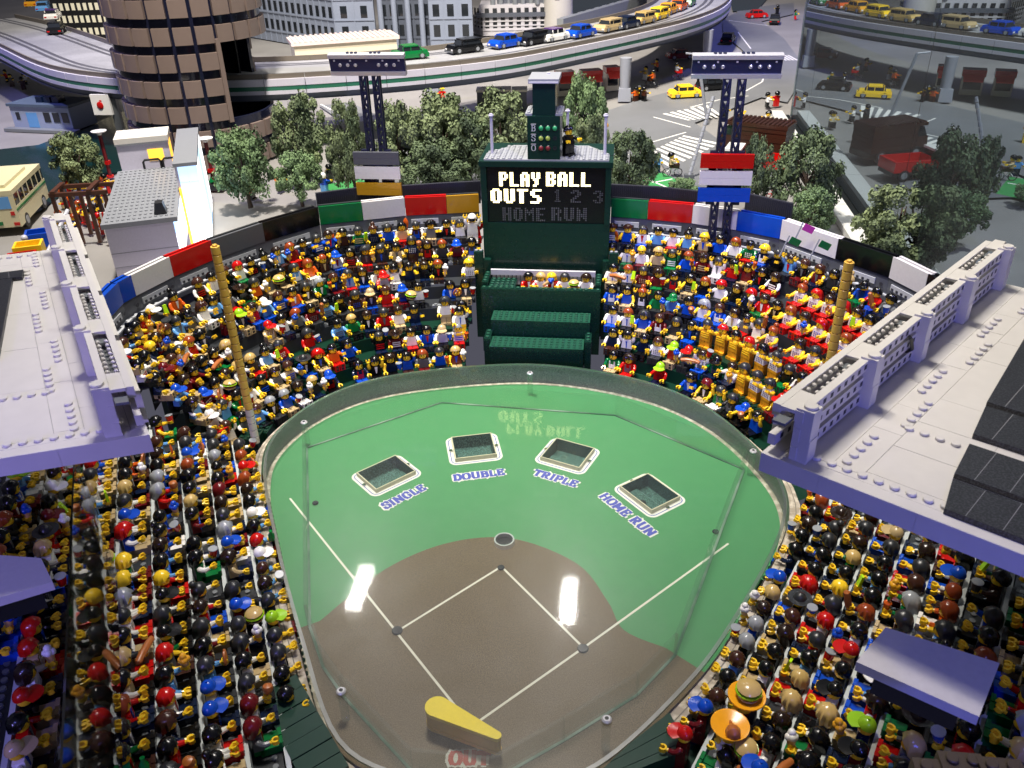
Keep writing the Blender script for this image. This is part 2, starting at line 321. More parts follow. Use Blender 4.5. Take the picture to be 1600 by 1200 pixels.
def chalk(a, b, wd=0.22):
    m = MB(); wallseg(m, a, b, wd, 0.013, 0.028); m.build('chalk_line', M_LINE, field, 0)
for a, b in (((-0.3, 0.3), (-8.9, 9.8)), ((-8.95, 9.9), (-25.9, 28.6)), ((0, 0.3), (8.5, 9.3)), ((8.6, 9.4), (23.1, 25.1)), ((-8.7, 9.9), (-.4, 19.2)), ((-.2, 19.2), (8.4, 9.5))): chalk(a, b)
M_BASE = plastic('smoke_button', (0.03, 0.032, 0.036), 0.12, 0)
for n_, p in (('third', (-8.9, 9.8)), ('first', (8.5, 9.3)), ('second', (-.3, 19.2))):
    m = MB().cyl((p[0], p[1], 0.03), 0.52 if n_ != 'second' else 0.36, 0.22, 18, 0, 0.06); m.build('base_button', M_BASE, field)
for p in (at(493, 787, 0), at(1118, 832, 0)): MB().cyl((p.x, p.y, 0.02), 0.36, 0.2, 14, 0, 0.06).build('base_button', M_BASE, field)
# pitcher's hole with its chrome ring
p = at(788, 848, 0); mb = MB().lathe([(0.92, 0.02), (0.92, 0.5), (1.08, 0.5), (1.12, 0.02)], 28, 0, Matrix.Translation((p.x, p.y, 0))); rg = mb.build('chrome_ring', M_CHROME, field)
MB().cyl((p.x, p.y, 0.03), 0.93, 0.05, 24).build('pitch_hole', plastic('hole_black', (0.006, 0.008, 0.008), 0.4), field)
# target trays
M_LABEL = plastic('white_label', (0.74, 0.72, 0.66), 0.45, 0); M_BLUELINE = plastic('blue_print', (0.07, 0.085, 0.42), 0.45, 0); M_REDPRINT = plastic('red_print', (0.50, 0.045, 0.03), 0.45, 0)
def rrect(a, b, r, n=6): return [Vector((sx*(a-r)+r*cos(t), sy*(b-r)+r*sin(t), 0)) for sx, sy, t0 in ((1, 1, 0), (-1, 1, pi/2), (-1, -1, pi), (1, -1, 1.5*pi)) for t in [t0+pi/2*k/n for k in range(n+1)]]
WHO = {'SINGLE': 'leftmost', 'DOUBLE': 'second from the left', 'TRIPLE': 'third from the left', 'HOME RUN': 'rightmost'}
for nm, c, ex, ey, a, b, tp in TI:
    M = Matrix(((ex.x, ey.x, 0, c.x), (ex.y, ey.y, 0, c.y), (0, 0, 1, 0), (0, 0, 0, 1)))
    t = link('target_tray', None, field, M=M)
    hole = [Vector((sx*a, sy*b, 0)) for sx, sy in ((-1, -1), (1, -1), (1, 1), (-1, 1))]
    o = sheet('label_plate', rrect(a+.85, b+.75, 0.95), 0.016, M_LABEL, t, holes=[hole])
    m = MB(); l1 = rrect(a+.58, b+.50, 0.75); l2 = rrect(a+.48, b+.40, 0.68); ring(l1, 0.022, l2, 0.022, m); m.build('blue_outline', M_BLUELINE, t, 0)
    m = MB()
    for x0, x1, y0, y1 in ((-a-.12, a+.12, -b-.12, -b), (-a-.12, a+.12, b, b+.12), (-a-.12, -a, -b, b), (a, a+.12, -b, b)): m.box(x0, x1, y0, y1, 0.02, 0.55)
    m.build('tray_rim', plastic('cream_rim', LIN('cfc3a6'), 0.4), t, 0)
    m = MB(); q = 0.86
    for x0, x1, y0, y1, t_ in ((-a, a, b-.05, b, 0), (-a, a, -b, -b+.05, 0), (-a, -a+.05, -b+.05, b-.05, 0), (a-.05, a, -b+.05, b-.05, 0)): m.box(x0, x1, y0, y1, -1.25, 0.54)
    m.box(-a+.05, a-.05, -b+.05, b-.05, -1.3, -1.2); m.build('tray_well', M_TRAY, t, 0)
    m = MB(); m.box(-a*.93, a*.93, -b*.9, b*.35, -1.19, -0.55, top=(-a*.86, a*.86, -b*.8, b*.05)); m.build('tray_insert', M_TRAY, t, 0)
    m = MB().cyl((0.1, -b*.62, -0.54), a*.22, 0.06, 16); m.build('drop_hole', MATS['hole_black'], t)
    for sx in (-1, 1): MB().cyl((sx*(a+.42), -sx*0.15*0, 0.02), 0.24, 0.22, 10, 0, 0.05).build('rim_screw', M_STEEL, t)
    Mt = Matrix(((ex.x, ey.x, 0, tp.x), (ex.y, ey.y, 0, tp.y), (0, 0, 1, 0), (0, 0, 0, 1)))
    sz = 1.22
    m = MB(); lettering(m, nm, Mt @ Matrix.Translation((0, -sz/2, 0)), sz, 0.48, 0, z=0.014); m.build('lettering_outline', M_LABEL, field, 0)
    m = MB(); lettering(m, nm, Mt @ Matrix.Translation((0, -sz/2, 0)), sz, 0.22, 0, z=0.045); m.build('lettering', M_BLUELINE, field, 0)
e1 = (at(765, 1192, 0)-at(705, 1192, 0)).normalized(); e2 = Vector((-e1.y, e1.x, 0)); tp = at(733, 1196, 0)
Mt = Matrix(((e1.x, e2.x, 0, tp.x), (e1.y, e2.y, 0, tp.y), (0, 0, 1, 0), (0, 0, 0, 1)))
m = MB(); lettering(m, 'OUT', Mt, 1.25, 0.5, 0, z=0.03); m.build('lettering_outline', M_LABEL, field, 0)
m = MB(); lettering(m, 'OUT', Mt, 1.25, 0.24, 0, z=0.06); m.build('lettering', M_REDPRINT, field, 0)
# wall of the sunken well and the cut table edge round it
mb = MB(); ring(offset(ACR, 0.28), -0.6, offset(ACR, 0.28), 2.95, mb); mb.build('well_wall', M_GRAN, field, 30)
mb = MB(); A1 = offset(ACR, 0.05); A2 = offset(ACR, 0.26); ring(A2, 0.004, A1, 0.10, mb); ring(A1, 0.10, offset(ACR, -0.28), 0.02, mb); mb.build('base_bead', M_PLY, field, 30)
def rimw(p): return max(0.02, min(1.0, (46-p.y)/14))*(1.15 if p.y < 30 else 1.0)
R1 = offset(ACR, 0.30); off1 = offset(ACR, 1.0)
R2 = [R1[i]+(off1[i]-ACR[i]).normalized()*rimw(R1[i]) for i in range(len(ACR))]
mb = MB(); ring(R1, 2.62, R2, 2.62, mb); ring(R2, 2.62, R2, 0.8, mb); ring(R1, 1.5, R1, 2.62, mb); mb.build('cut_edge', M_PLY, field, 30)
R3 = [R1[i].lerp(R2[i], 0.55) for i in range(len(ACR))]; R4 = [R1[i].lerp(R2[i], 0.64) for i in range(len(ACR))]
mb = MB(); ring(R3, 2.64, R4, 2.64, mb); mb.build('saw_groove', plastic('groove_grey', (0.18, 0.16, 0.13), 0.8), field, 0)
# acrylic fences standing on the board and the cover sheet on top
STR = [(-27.2, 38.6), (-12.5, 50.6), (10.8, 49.3), (26, 38.6), (16.6, 9.4), (13.2, 4.7), (7.3, -0.4), (2.0, -4.6), (-4.2, -4.4), (-11.6, 2), (-14.4, 5), (-17.2, 9.6)]
M_RIMSTRIP = speckle('fence_joint_highlights', (0.05, 0.13, 0.08), (0.40, 0.48, 0.42), 0.16, 0.3, 0.42, 0.72)  # pale patches are highlights painted into the dark strip
for a, b in zip(STR, STR[1:]+STR[:1]):
    mb = MB(); wallseg(mb, a, b, 0.32, 0.03, 2.9); mb.build('acrylic_fence', M_WALLACR, field, 0); mb = MB(); wallseg(mb, a, b, 0.24, 0.03, 0.09); mb.build('fence_foot', M_RIMSTRIP, field, 0)
cover = tag(sheet('acrylic_cover', ACR, 3.2, M_CLEAR), 'clear scratched acrylic cover sheet lying over the baseball field', 'cover sheet')
mb = MB(); ring(ACR, 2.95, ACR, 3.2, mb); ring(ACR, 3.206, offset(ACR, -.34), 3.206, mb); mb.build('sheet_edge', M_RIM, cover, 30)
for u, v in ((533, 1080), (475, 660), (828, 583), (1177, 705), (948, 1124)):
    p = at(u, v, 3.4); s = MB().cyl((p.x, p.y, 3.22), 0.42, 0.34, 18, 0, 0.12).build('cover_screw', M_CHROME, cover)
    MB().cyl((p.x, p.y, 3.561), 0.18, 0.01, 6).build('socket', MATS['hole_black'], s)
    MB().cyl((p.x, p.y, 0.05), 0.36, 2.85, 14).build('standoff', M_WALLACR, s)
# the yellow bat
fl = thing('pinball_bat', 'yellow wedge shaped pinball bat at home plate', 'bat')
pa, pb = at(683, 1105, 2.6), at(776, 1150, 2.6); d = (pb-pa); d.z = 0; L_ = d.length; an = atan2(d.y, d.x)
fl.location = (pa.x, pa.y, 0); fl.rotation_euler.z = an
def wedge(r0, r1, z0, z1):
    po = [(r0*cos(t), r0*sin(t)) for t in [pi/2+pi*k/10 for k in range(11)]]+[(L_+r1*cos(t), r1*sin(t)) for t in [-pi/2+pi*k/8 for k in range(9)]]
    return MB().prism(po, z0, z1)
M_BAT = plastic('bat_yellow', LIN('f2d92a'), 0.35); M_BATS = plastic('bat_side', LIN('cfa624'), 0.45)
wedge(1.0, .38, 2.35, 2.72).build('bat_top', M_BAT, fl, 30); wedge(.93, .32, 1.1, 2.35).build('bat_body', M_BATS, fl, 30); wedge(1.0, .38, 0.75, 1.1).build('bat_foot', M_BATS, fl, 30)
MB().cyl((0, 0, 0.03), 0.5, 0.75, 14).build('pivot', M_STEEL, fl)
# ================================================================== stands
WT = [(185, 443), (205, 432), (265, 403), (330, 377), (410, 350), (497, 325), (565, 318), (632, 311), (697, 308), (748, 305)]
WTR = [(955, 312), (1013, 316), (1083, 322), (1153, 332), (1222, 345), (1310, 375), (1395, 403), (1450, 430), (1520, 468)]
WT = [(120, 520), (150, 478)]+WT
WL = [at(u, v, 19) for u, v in WT]; WR = [at(u, v, 19) for u, v in WTR]
def ptoward(pts, d):
    out = []
    for p in pts:
        q = Vector((0, 38, 0))-p; q.z = 0; q.normalize(); out.append(Vector((p.x, p.y, 0))+q*d)
    return out
FL = crom([(-10.6, 58.2), (-16, 56.6), (-22, 54.0), (-28, 49.4), (-32.4, 43.5), (-35.0, 38.5), (-36.6, 35.6)], 8, False)
FR = crom([(9.2, 58.6), (15.5, 56.0), (22.5, 51.2), (27.5, 44.5), (30.8, 37.5), (32.2, 32)], 8, False)
BL = ptoward(list(reversed([at(120, 520, 19), at(150, 478, 19), at(175, 452, 19)]+WL[3:])), 3.6); BR = ptoward(WR+[at(1560, 500, 19)], 3.6)
NR = 7
NS = 48
FLs, BLs, FRs, BRs = resample(FL, NS), resample(BL, NS), resample(FR, NS), resample(BR, NS)
def rowc(side, f): A_, B_ = (FLs, BLs) if side == 'L' else (FRs, BRs); return [A_[i].lerp(B_[i], f) for i in range(NS)]
def rowz(k): return 1.5+1.95*k
outL = thing('outfield_stand', 'dark stepped outfield stand between the scoreboard and the yellow left pole', 'grandstand')
outR = thing('outfield_stand', 'dark stepped outfield stand on the right of the scoreboard', 'grandstand')
M_DG = plastic('stand_dark_green', LIN('0c2f22'), 0.3); M_DGR = plastic('stand_dark_grey', LIN('2e3134'), 0.35); M_LG = plastic('stand_light_grey', LIN('bcc2c0'), 0.35); M_LGD = plastic('stand_stone_grey', LIN('73777a'), 0.4)
for side, root in (('L', outL), ('R', outR)):
    for k in range(NR):
        a = rowc(side, (k-.58)/(NR-1)); b = rowc(side, (k+.42)/(NR-1)); z = rowz(k); mb = MB(); n = NS
        vs = [(p.x, p.y, z-3) for p in a]+[(p.x, p.y, z) for p in a]+[(p.x, p.y, z) for p in b]; fs = []
        for i in range(n-1): fs += [(i, i+1, n+i+1, n+i), (n+i, n+i+1, 2*n+i+1, 2*n+i)]
        mb.add(vs, fs); o = mb.build('tier', M_DG if k < 3 else M_DGR, root, 20)
        # nosing plates with studs along the tier's front edge
        e = resample([x.lerp(y, 0.06) for x, y in zip(a, b)], 26); e2 = resample([x.lerp(y, 0.24) for x, y in zip(a, b)], 26)
        pm_ = MB(); st = MB()
        for i in range(25):
            if random.Random(k*50+i+(side == 'L')*999).random() < 0.5:
                q = [e[i], e[i+1], e2[i+1], e2[i]]; q = [p.lerp((q[0]+q[2])/2, 0.02) for p in q]
                pm_.prism([(p.x, p.y) for p in q], z+0.004, z+0.3)
                for j in range(2):
                    c = q[0].lerp(q[1], .25+.5*j).lerp(q[3].lerp(q[2], .25+.5*j), .5); st.cyl((c.x, c.y, z+.3), .24, .17, 10)
        pm_.build('nosing_plate', M_LGD if k > 2 else M_DG, o, 0); st.build('nosing_stud', M_LGD if k > 2 else M_DG, o, kind='stuff')
# infield stands: straight tiers along the foul lines
def inf_pt(side, s, d):
    if side == 'L': o = Vector((-16.3, 5.2, 0)); t = Vector((-.465, .885, 0)); n = Vector((-.885, -.465, 0))
    else: o = Vector((20.7, 8.8, 0)); t = Vector((.44, .898, 0)); n = Vector((.898, -.44, 0))
    return o+t*s+n*d
NI = 9
def infz(k): return 1.5+1.62*k
for side, lab in (('L', 'stepped infield stand along the left foul line beneath the white roof'), ('R', 'stepped infield stand along the right foul line beneath the white roof')):
    root = thing('infield_stand', lab, 'grandstand'); sg = 1 if side == 'L' else -1
    s1 = 33.5 if side == 'L' else 30
    for k in range(NI):
        z = infz(k); d0 = 1.9+2.72*k-1.55; d1 = d0+2.72; mb = MB()
        q = [inf_pt(side, -26, d0), inf_pt(side, s1, d0), inf_pt(side, s1, d1), inf_pt(side, -26, d1)]
        mb.prism([(p.x, p.y) for p in q], z-2.5, z); o = mb.build('tier', M_DGR if k else M_DG, root, 0)
        q = [inf_pt(side, -26, d0-.52), inf_pt(side, s1, d0-.52), inf_pt(side, s1, d0-.14), inf_pt(side, -26, d0-.14)]
        if k: MB().prism([(p.x, p.y) for p in q], z-1.2, z+0.40).build('tier_rail', M_LG, o, 0)
        st = MB()
        for j in range(66):
            c = inf_pt(side, -25+j*.8, d0+.62); st.cyl((c.x, c.y, z), .24, .16, 8)
            if k == 0: c = inf_pt(side, -25+j*.8, d0-.2); st.cyl((c.x, c.y, z), .24, .16, 8)
        st.build('tier_stud', M_LGD if k else M_DG, o, kind='stuff')
    # green ledge of plates between the front row and the cut edge
    led = thing('dugout_roof', 'dark green tiled dugout roof in the %s front corner beside the field' % ('left' if side == 'L' else 'right'), 'dugout roof')
    pts = [(403, 1085), (462, 1052), (545, 1196), (480, 1235)] if side == 'L' else [(1046, 1112), (985, 1160), (900, 1240), (1000, 1262), (1075, 1170)]
    c = [at(u, v, 3.6) for u, v in pts]
    if side == 'L':
        for i in range(7):
            a, b = c[0].lerp(c[3], i/7+.004), c[0].lerp(c[3], (i+1)/7-.004); e, f = c[1].lerp(c[2], (i+1)/7-.004), c[1].lerp(c[2], i/7+.004)
            MB().prism([(p.x, p.y) for p in (a, b, e, f)], 2.0, 3.55+.06*(i % 3 == 1)).build('tile', plastic('dugout_green', LIN('16382c'), 0.3), led, 0)
    else:
        for i in range(5):
            a, b = c[1].lerp(c[2], i/5+.004), c[1].lerp(c[2], (i+1)/5-.004); e, f = c[0].lerp(c[4], min(1, (i+1)/5*1.0)-.004), c[0].lerp(c[4], i/5+.004)
            MB().prism([(p.x, p.y) for p in (a, b, e, f)], 2.0, 3.55+.04*(i % 2)).build('tile', plastic('dugout_green', LIN('16382c'), 0.3), led, 0)
# corner landings of studded green plates between infield and outfield stands
lan = thing('stair_landing', 'studded dark green plate landing beside the foot of the yellow left pole', 'landing')
for u, v, z, w_, d_ in ((270, 612, 4.4, 3, 3), (298, 622, 4.0, 3, 3), (324, 634, 3.5, 3, 3), (348, 648, 3.1, 3, 3), (372, 660, 2.8, 3, 3), (392, 678, 2.5, 3, 3), (408, 668, 2.2, 3, 4)):
    p = at(u, v, z); q = MB().box(p.x-1.2, p.x+1.2, p.y-1.2, p.y+1.2, -1, z).build('plate', M_DG if z < 7 else M_LGD, lan, 0)
    for i in range(3):
        for j in range(3): link('stud', stud_mesh(M_DG if z < 7 else M_LGD), q, (p.x-.8+.8*i, p.y-.8+.8*j, z))
# ================================================================== outfield wall with its coloured boards
wall = thing('outfield_wall', 'grey curved outfield wall topped with red, white, blue and black boards', 'wall')
M_WG = plastic('wall_grey', LIN('55585f'), 0.35); M_WHT = plastic('board_white', LIN('d9d6d6'), 0.3)
BC = ['dark_grey', 'blue', 'blue', 'white', 'red', 'grey', 'black', 'green', 'white', 'red', 'gold']; BCR = ['green', 'red', 'white', 'blue', 'white', 'black', 'white', 'black']
BMAT = {'white': M_WHT, 'grey': plastic('board_grey', LIN('54565c'), 0.35), 'gold': plastic('board_gold', LIN('b98a1c'), 0.3)}
WSCREEN = plastic('rail_white', LIN('b9bcc0'), 0.35)
for pts, cols in ((WL, BC), (WR, BCR)):
    for i, c in enumerate(cols):
        a, b = pts[i], pts[i+1]; d = (b-a); d.z = 0; L_ = d.length; d.normalize(); g = d*0.03
        mat = BMAT.get(c) or P(c)
        MB_ = MB(); wallseg(MB_, a+g, b-g, 0.8, 16.35, 19.0); bo = MB_.build('board', mat, wall, 0)
        MB_ = MB(); wallseg(MB_, a+g, b-g, 0.16, 19.0, 19.16); MB_.build('board_lip', mat, bo, 0)
        nn = Vector((-d.y, d.x, 0))
        MB_ = MB(); wallseg(MB_, a+nn*.95+g, b+nn*.95-g, 0.4, 15, 19.1); MB_.build('backing_board', mat if c in ('red', 'white', 'black', 'blue') else M_DGR, bo, 0)
        mb = MB(); wallseg(mb, a+nn*.12, b+nn*.12, 0.8, 8, 16.3); sgm = mb.build('wall_segment', M_WG, wall, 0)
        # ledge rail with studs, white grille and a technic hole
        mb = MB(); wallseg(mb, a-nn*.75, b-nn*.75, 0.86, 13.6, 14.2); rl = mb.build('ledge', M_WG, wall, 0)
        mb = MB(); wallseg(mb, a-nn*.70, b-nn*.70, 0.3, 14.204, 14.36); mb.build('ledge_rail', WSCREEN, rl, 0)
        n = int(L_/1.6)
        for j in range(n):
            p = a+d*(L_*(j+.5)/n)-nn*.30; link('stud', stud_mesh(WSCREEN), rl, (p.x, p.y, 14.2))
        if i % 2 == 1 or L_ > 5:
            mb = MB(); wallseg(mb, a+d*L_*.12-nn*.06, a+d*L_*.78-nn*.06, 0.16, 14.9, 15.7); gr = mb.build('grille', WSCREEN, sgm, 0)
            mb = MB(); k = 0
            for j in range(int(L_*.66/.8)):
                q = a+d*(L_*.12+.4+.8*j); q = q-nn*.12; mb.box(-.16, .16, -.05, .05, 15.0, 15.3, 0, Matrix.Translation((q.x, q.y, 0)) @ Matrix.Rotation(atan2(d.y, d.x), 4, 'Z'))
            mb.build('grille_slot', plastic('slot_dark', (0.03, 0.03, 0.04), 0.6), gr, 0)
        q = a+d*L_*.9-nn*.02; MB().lathe([(0.26, 0), (0.26, .05)], 14, 0, Matrix.Translation((q.x, q.y, 15.2)) @ Matrix.Rotation(atan2(d.y, d.x), 4, 'Z') @ Matrix.Rotation(pi/2, 4, 'X')).build('pin_hole', plastic('slot_dark', (0.03, 0.03, 0.04), 0.6), sgm)
# ribbed dark fence standing behind the boards
M_RIB = plastic('ribbed_dark', LIN('2b2c33'), 0.4)
def ribfence(pxs, z1, label, m=M_RIB):
    t = thing('ribbed_fence', label, 'fence')
    P_ = [at(u, v, z1) for u, v in pxs]
    for a, b in zip(P_, P_[1:]):
        d = (b-a); L_ = d.length; d.normalize(); mb = MB(); wallseg(mb, a, b, 0.5, 15.5, z1-.02); p_ = mb.build('panel', m, t, 0); nn = Vector((-d.y, d.x, 0)); mb = MB()
        for j in range(int(L_/.32)):
            q = a+d*(.1+.32*j); wallseg(mb, q-nn*.07, q+d*.16-nn*.07, .1, 15.7, z1-.1)
        mb.build('rib', m, p_, 0, kind='stuff')
ribfence([(493, 302), (560, 293), (610, 290)], 19.5, 'dark ribbed fence behind the green board left of the scoreboard')
ribfence([(612, 291), (632, 290), (690, 286), (750, 283)], 19.2, 'dark ribbed fence behind the red and yellow boards beside the scoreboard')
ribfence([(953, 288), (1030, 292), (1094, 299)], 19.2, 'dark ribbed fence behind the green and red boards right of scoreboard')
ribfence([(1166, 302), (1238, 318)], 19.4, 'dark ribbed fence behind the blue board at the right light tower')
# ================================================================== foul poles
M_POLE = plastic('pole_gold', LIN('d8ac4c'), 0.3); M_POLEW = plastic('pole_white', LIN('c9c3b4'), 0.35)
def foul_pole(label, base, top, n, nwhite):
    t = thing('foul_pole', label, 'foul pole', base); h = top-base[2]; s = h/n
    for i in range(n):
        z = i*s; m = M_POLEW if i < nwhite else M_POLE
        MB().lathe([(.36, z+.01), (.36, z+.12*s), (.48, z+.13*s), (.48, z+s*.97), (.46, z+s-.01)], 18, 0).build('ring', m, t)
    MB().cyl((0, 0, h), .26, .2, 14, 0, .04).build('stud', M_POLE, t); return t
lp = at(400, 692, 2.9); foul_pole('tall yellow foul pole of stacked round bricks at the left field corner', lp, 28, 26, 5)
rp = at(1327, 409, 28); foul_pole('tall yellow foul pole of stacked round bricks beside the right roof', Vector((rp.x, rp.y, 4.0)), 28, 25, 0)
# ================================================================== scoreboard tower
sb = thing('scoreboard', 'dark green stepped scoreboard tower with lit PLAY BALL display behind centre field', 'scoreboard')
M_SB = plastic('scoreboard_green', LIN('0b2c22'), 0.26); M_SBT = plastic('scoreboard_top', LIN('1d4a38'), 0.28); M_DECK = plastic('deck_grey', LIN('8d9094'), 0.35)
M_SCR = plastic('screen_black', (0.006, 0.006, 0.007), 0.2, 0); M_LED = emit('led_on', (1.0, 0.86, 0.42), 4.0); M_LEDOFF = plastic('led_off', (0.11, 0.11, 0.10), 0.4, 0)
def studs(parent, m, x0, x1, y0, y1, z, nx, ny, skip=None, r=0.24):
    me = stud_mesh(m, r)
    for i in range(nx):
        for j in range(ny):
            if skip and skip(i, j): continue
            link('stud', me, parent, (x0+(x1-x0)*(i+.5)/nx, y0+(y1-y0)*(j+.5)/ny, z))
def block(x0, x1, y0, y1, z0, z1, courses=True, name='block', m=M_SB):
    """a brick-built block: the courses part by fine joints"""
    mb = MB(); n = max(1, round((z1-z0)/.96)); h = (z1-z0)/n
    for i in range(n): mb.box(x0, x1, y0, y1, z0+i*h+.012, z0+(i+1)*h-.012)
    mb.box(x0+.03, x1-.03, y0+.03, y1-.03, z0, z1-.02)
    return mb.build(name, m, sb, 0)
l1 = block(-7.0, 6.2, 59.0, 62.2, 0, 4.5, name='lower_ledge'); studs(l1, M_SBT, -6.9, 6.1, 59.1, 62.1, 4.5, 16, 4)
for x in (-7.9, 6.3):
    c = block(x, x+.9, 60, 63, 0, 5.2, name='ledge_post'); studs(c, M_SBT, x, x+.9, 60.1, 62.9, 5.2, 1, 3)
l2 = block(-7.2, 6.9, 62.6, 65.7, 0, 6.9, name='upper_ledge'); studs(l2, M_SBT, -7.1, 6.8, 62.7, 65.6, 6.9, 18, 4)
for o, x0, x1, y0, y1, z in ((l1, -7, 6.2, 59, 62.2, 4.5), (l2, -7.2, 6.9, 62.6, 65.7, 6.9)): MB().box(x0+.01, x1-.01, y0+.01, y1-.01, z-.02, z+.003).build('plate', M_SBT, o, 0)
f = block(-9.0, 8.2, 66.0, 67.0, 0, 10.2, name='box_front'); studs(f, M_SBT, -9, 8.2, 66.05, 66.95, 10.2, 21, 1)
for x in (-9.0, 7.4): c = block(x, x+.8, 67.04, 71.0, 0, 10.8, name='box_side'); studs(c, M_SBT, x, x+.8, 67.1, 70.9, 10.8, 1, 4)
p_ = block(-8.1, -4.2, 67.04, 70.6, 0, 10.0, name='box_shelf'); studs(p_, M_SBT, -8.0, -4.3, 67.1, 70.5, 10.0, 5, 4)
block(-8.15, 7.35, 71.04, 71.6, 0, 8.8, name='box_back')
MB().box(-4.1, 7.3, 67.05, 70.9, 7.3, 7.5).build('box_floor', M_WG, sb, 0)
rw = MB(); rw.box(-8.1, 7.3, 70.2, 70.6, 10.6, 11.4); rail = rw.build('white_rail', plastic('rail_bright', LIN('c5c3c8'), 0.25), sb, 0)
for i in range(26): MB().box(-8+.6*i, -7.9+.6*i, 70.3, 70.5, 7.5, 10.6).build('rail_post', M_DGR, rail, 0)
MB().box(-8.1, 7.3, 70.9, 71.0, 8.85, 10.4).build('rail_backing', M_WHT, rail, 0)
m_ = block(-9.3, 9.1, 72.0, 80.0, 0, 18.0, name='tower_body')
block(-9.3, -8.2, 71.0, 71.96, 0, 12.6, name='side_post'); block(8.3, 9.3, 71.0, 71.96, 0, 12.8, name='side_post')
for x, z in ((-10.6, 14.0), (9.2, 14.2)):
    c = block(x, x+1.3, 70.5, 71.6, 0, z, name='side_step'); studs(c, M_DECK, x, x+1.3, 70.6, 71.5, z, 2, 1)
# screen housing
block(-9.3, -8.5, 71.7, 80, 18.02, 26.3, name='screen_side'); block(8.3, 9.1, 71.7, 80, 18.02, 26.3, name='screen_side')
block(-9.5, 9.3, 71.5, 81.6, 26.32, 27.1, name='screen_top', m=M_SB)
scr = MB().box(-8.48, 8.28, 72.3, 79.9, 18.02, 26.3).build('screen', M_SCR, sb, 0)
GL = {'P': "11110 11011 11011 11110 11000 11000 11000", 'L': "11000 11000 11000 11000 11000 11000 11111", 'A': "01110 11011 11011 11111 11011 11011 11011", 'Y': "11011 11011 11011 01110 00110 00110 01100", 'B': "11110 11011 11011 11110 11011 11011 11110",
      'O': "01110 11011 11011 11011 11011 11011 01110", 'U': "11011 11011 11011 11011 11011 11011 01110", 'T': "11111 01100 01100 01100 01100 01100 01100", 'S': "01111 11000 11000 01110 00011 00011 11110", 'H': "11011 11011 11011 11111 11011 11011 11011",
      'M': "10001 11011 11111 10101 10001 10001 10001", 'E': "11111 11000 11000 11110 11000 11000 11111", 'R': "11110 11011 11011 11110 11010 11011 11011", 'N': "10011 11011 11011 11111 11111 11011 11001", '1': "00110 01110 00110 00110 00110 00110 01111", '2': "01110 11011 00011 00110 01100 11000 11111", '3': "01110 11011 00011 00110 00011 11011 01110"}
def dots(text, u0, u1, v0, v1, m, nm, fill=0.9):
    a = aty(u0, v1, 72.2); b = aty(u1, v1, 72.2); t = aty(u0, v0, 72.2); cols = sum(3 if c == ' ' else 6 for c in text)-1
    dx = (b.x-a.x)/cols; dz = (t.z-a.z)/7; x = a.x
    for c in text:
        if c == ' ': x += 3*dx; continue
        mb = MB()
        for r, row in enumerate(GL[c].split()):
            for q, bit in enumerate(row):
                if bit == '1':
                    X = x+q*dx; Z = a.z+(6-r)*dz; e = (1-fill)/2
                    mb.box(X+dx*e, X+dx*(1-e), 72.22, 72.29, Z+dz*e, Z+dz*(1-e))
        mb.build('letter', m, scr, 0, lit=('on' if m is M_LED else 'off')); x += 6*dx

dots('PLAY', 780, 844, 269, 291, M_LED, 'lit_lettering', .88); dots('BALL', 853, 923, 269, 291, M_LED, 'lit_lettering', .88); dots('OUTS', 767, 846, 295, 317, M_LED, 'lit_lettering', .88)
dots('HOME', 785, 852, 324, 345, M_LEDOFF, 'unlit_lettering', .62); dots('RUN', 861, 917, 324, 345, M_LEDOFF, 'unlit_lettering', .62)
dots('1', 864, 876, 296, 316, M_LEDOFF, 'unlit_lettering', .55); dots('2', 891, 908, 297, 317, M_LEDOFF, 'unlit_lettering', .62); dots('3', 926, 942, 298, 318, M_LEDOFF, 'unlit_lettering', .55)
# studded roof deck: polygon with cut corners
dk = MB(); poly = [(-8.8, 71.9), (8.7, 71.9), (8.7, 75.2), (5.6, 79.6), (-5.4, 79.6), (-8.8, 75.2)]; dk.prism(poly, 27.104, 27.3); deck = dk.build('deck_plate', M_DECK, sb, 0)
def indeck(x, y): return y < 75.2 or abs(x+.1) < 8.6-(y-75.2)*.74
for i in range(22):
    for j in range(9):
        x, y = -8.4+.8*i, 72.3+.8*j
        if indeck(x, y) and not (-2.9 < x < 2.2 and y < 77.2) and y < 79.3: link('stud', stud_mesh(M_DECK), deck, (x, y, 27.3))
# booth with ball, strike and out lamps
b1 = block(-2.6, 1.9, 72.0, 76.9, 27.31, 33.2, name='booth'); b2 = block(-1.9, 1.2, 72.6, 76.4, 33.22, 37.4, name='booth_top')
for x in (-2.9, 1.25):
    q = MB().box(x, x+.95, 72.2, 76.8, 33.21, 33.5).build('booth_shoulder', M_DECK, sb, 0); studs(q, M_DECK, x+.05, x+.9, 72.3, 76.7, 33.5, 1, 5)
cap = MB().box(-2.4, 1.7, 72.0, 77.2, 37.42, 38.0).build('booth_cap', M_DECK, sb, 0); MB().box(-2.3, 1.6, 71.95, 71.999, 37.5, 37.7).build('cap_edge', M_WHT, cap, 0)
LG = {'lamp_green': emit('lamp_green', LIN('1d7a4c'), 0.25), 'lamp_yellow': emit('lamp_yellow', LIN('7c8a3c'), 0.3), 'lamp_red': emit('lamp_red', LIN('64121a'), 0.2)}
M_PALE = plastic('pale_print', (0.55, 0.56, 0.55), 0.5, 0)
MP = Matrix(((1, 0, 0, 0), (0, 0, 1, 71.96), (0, 1, 0, 0), (0, 0, 0, 1))) @ Matrix.Scale(-1, 4, (0, 0, 1))
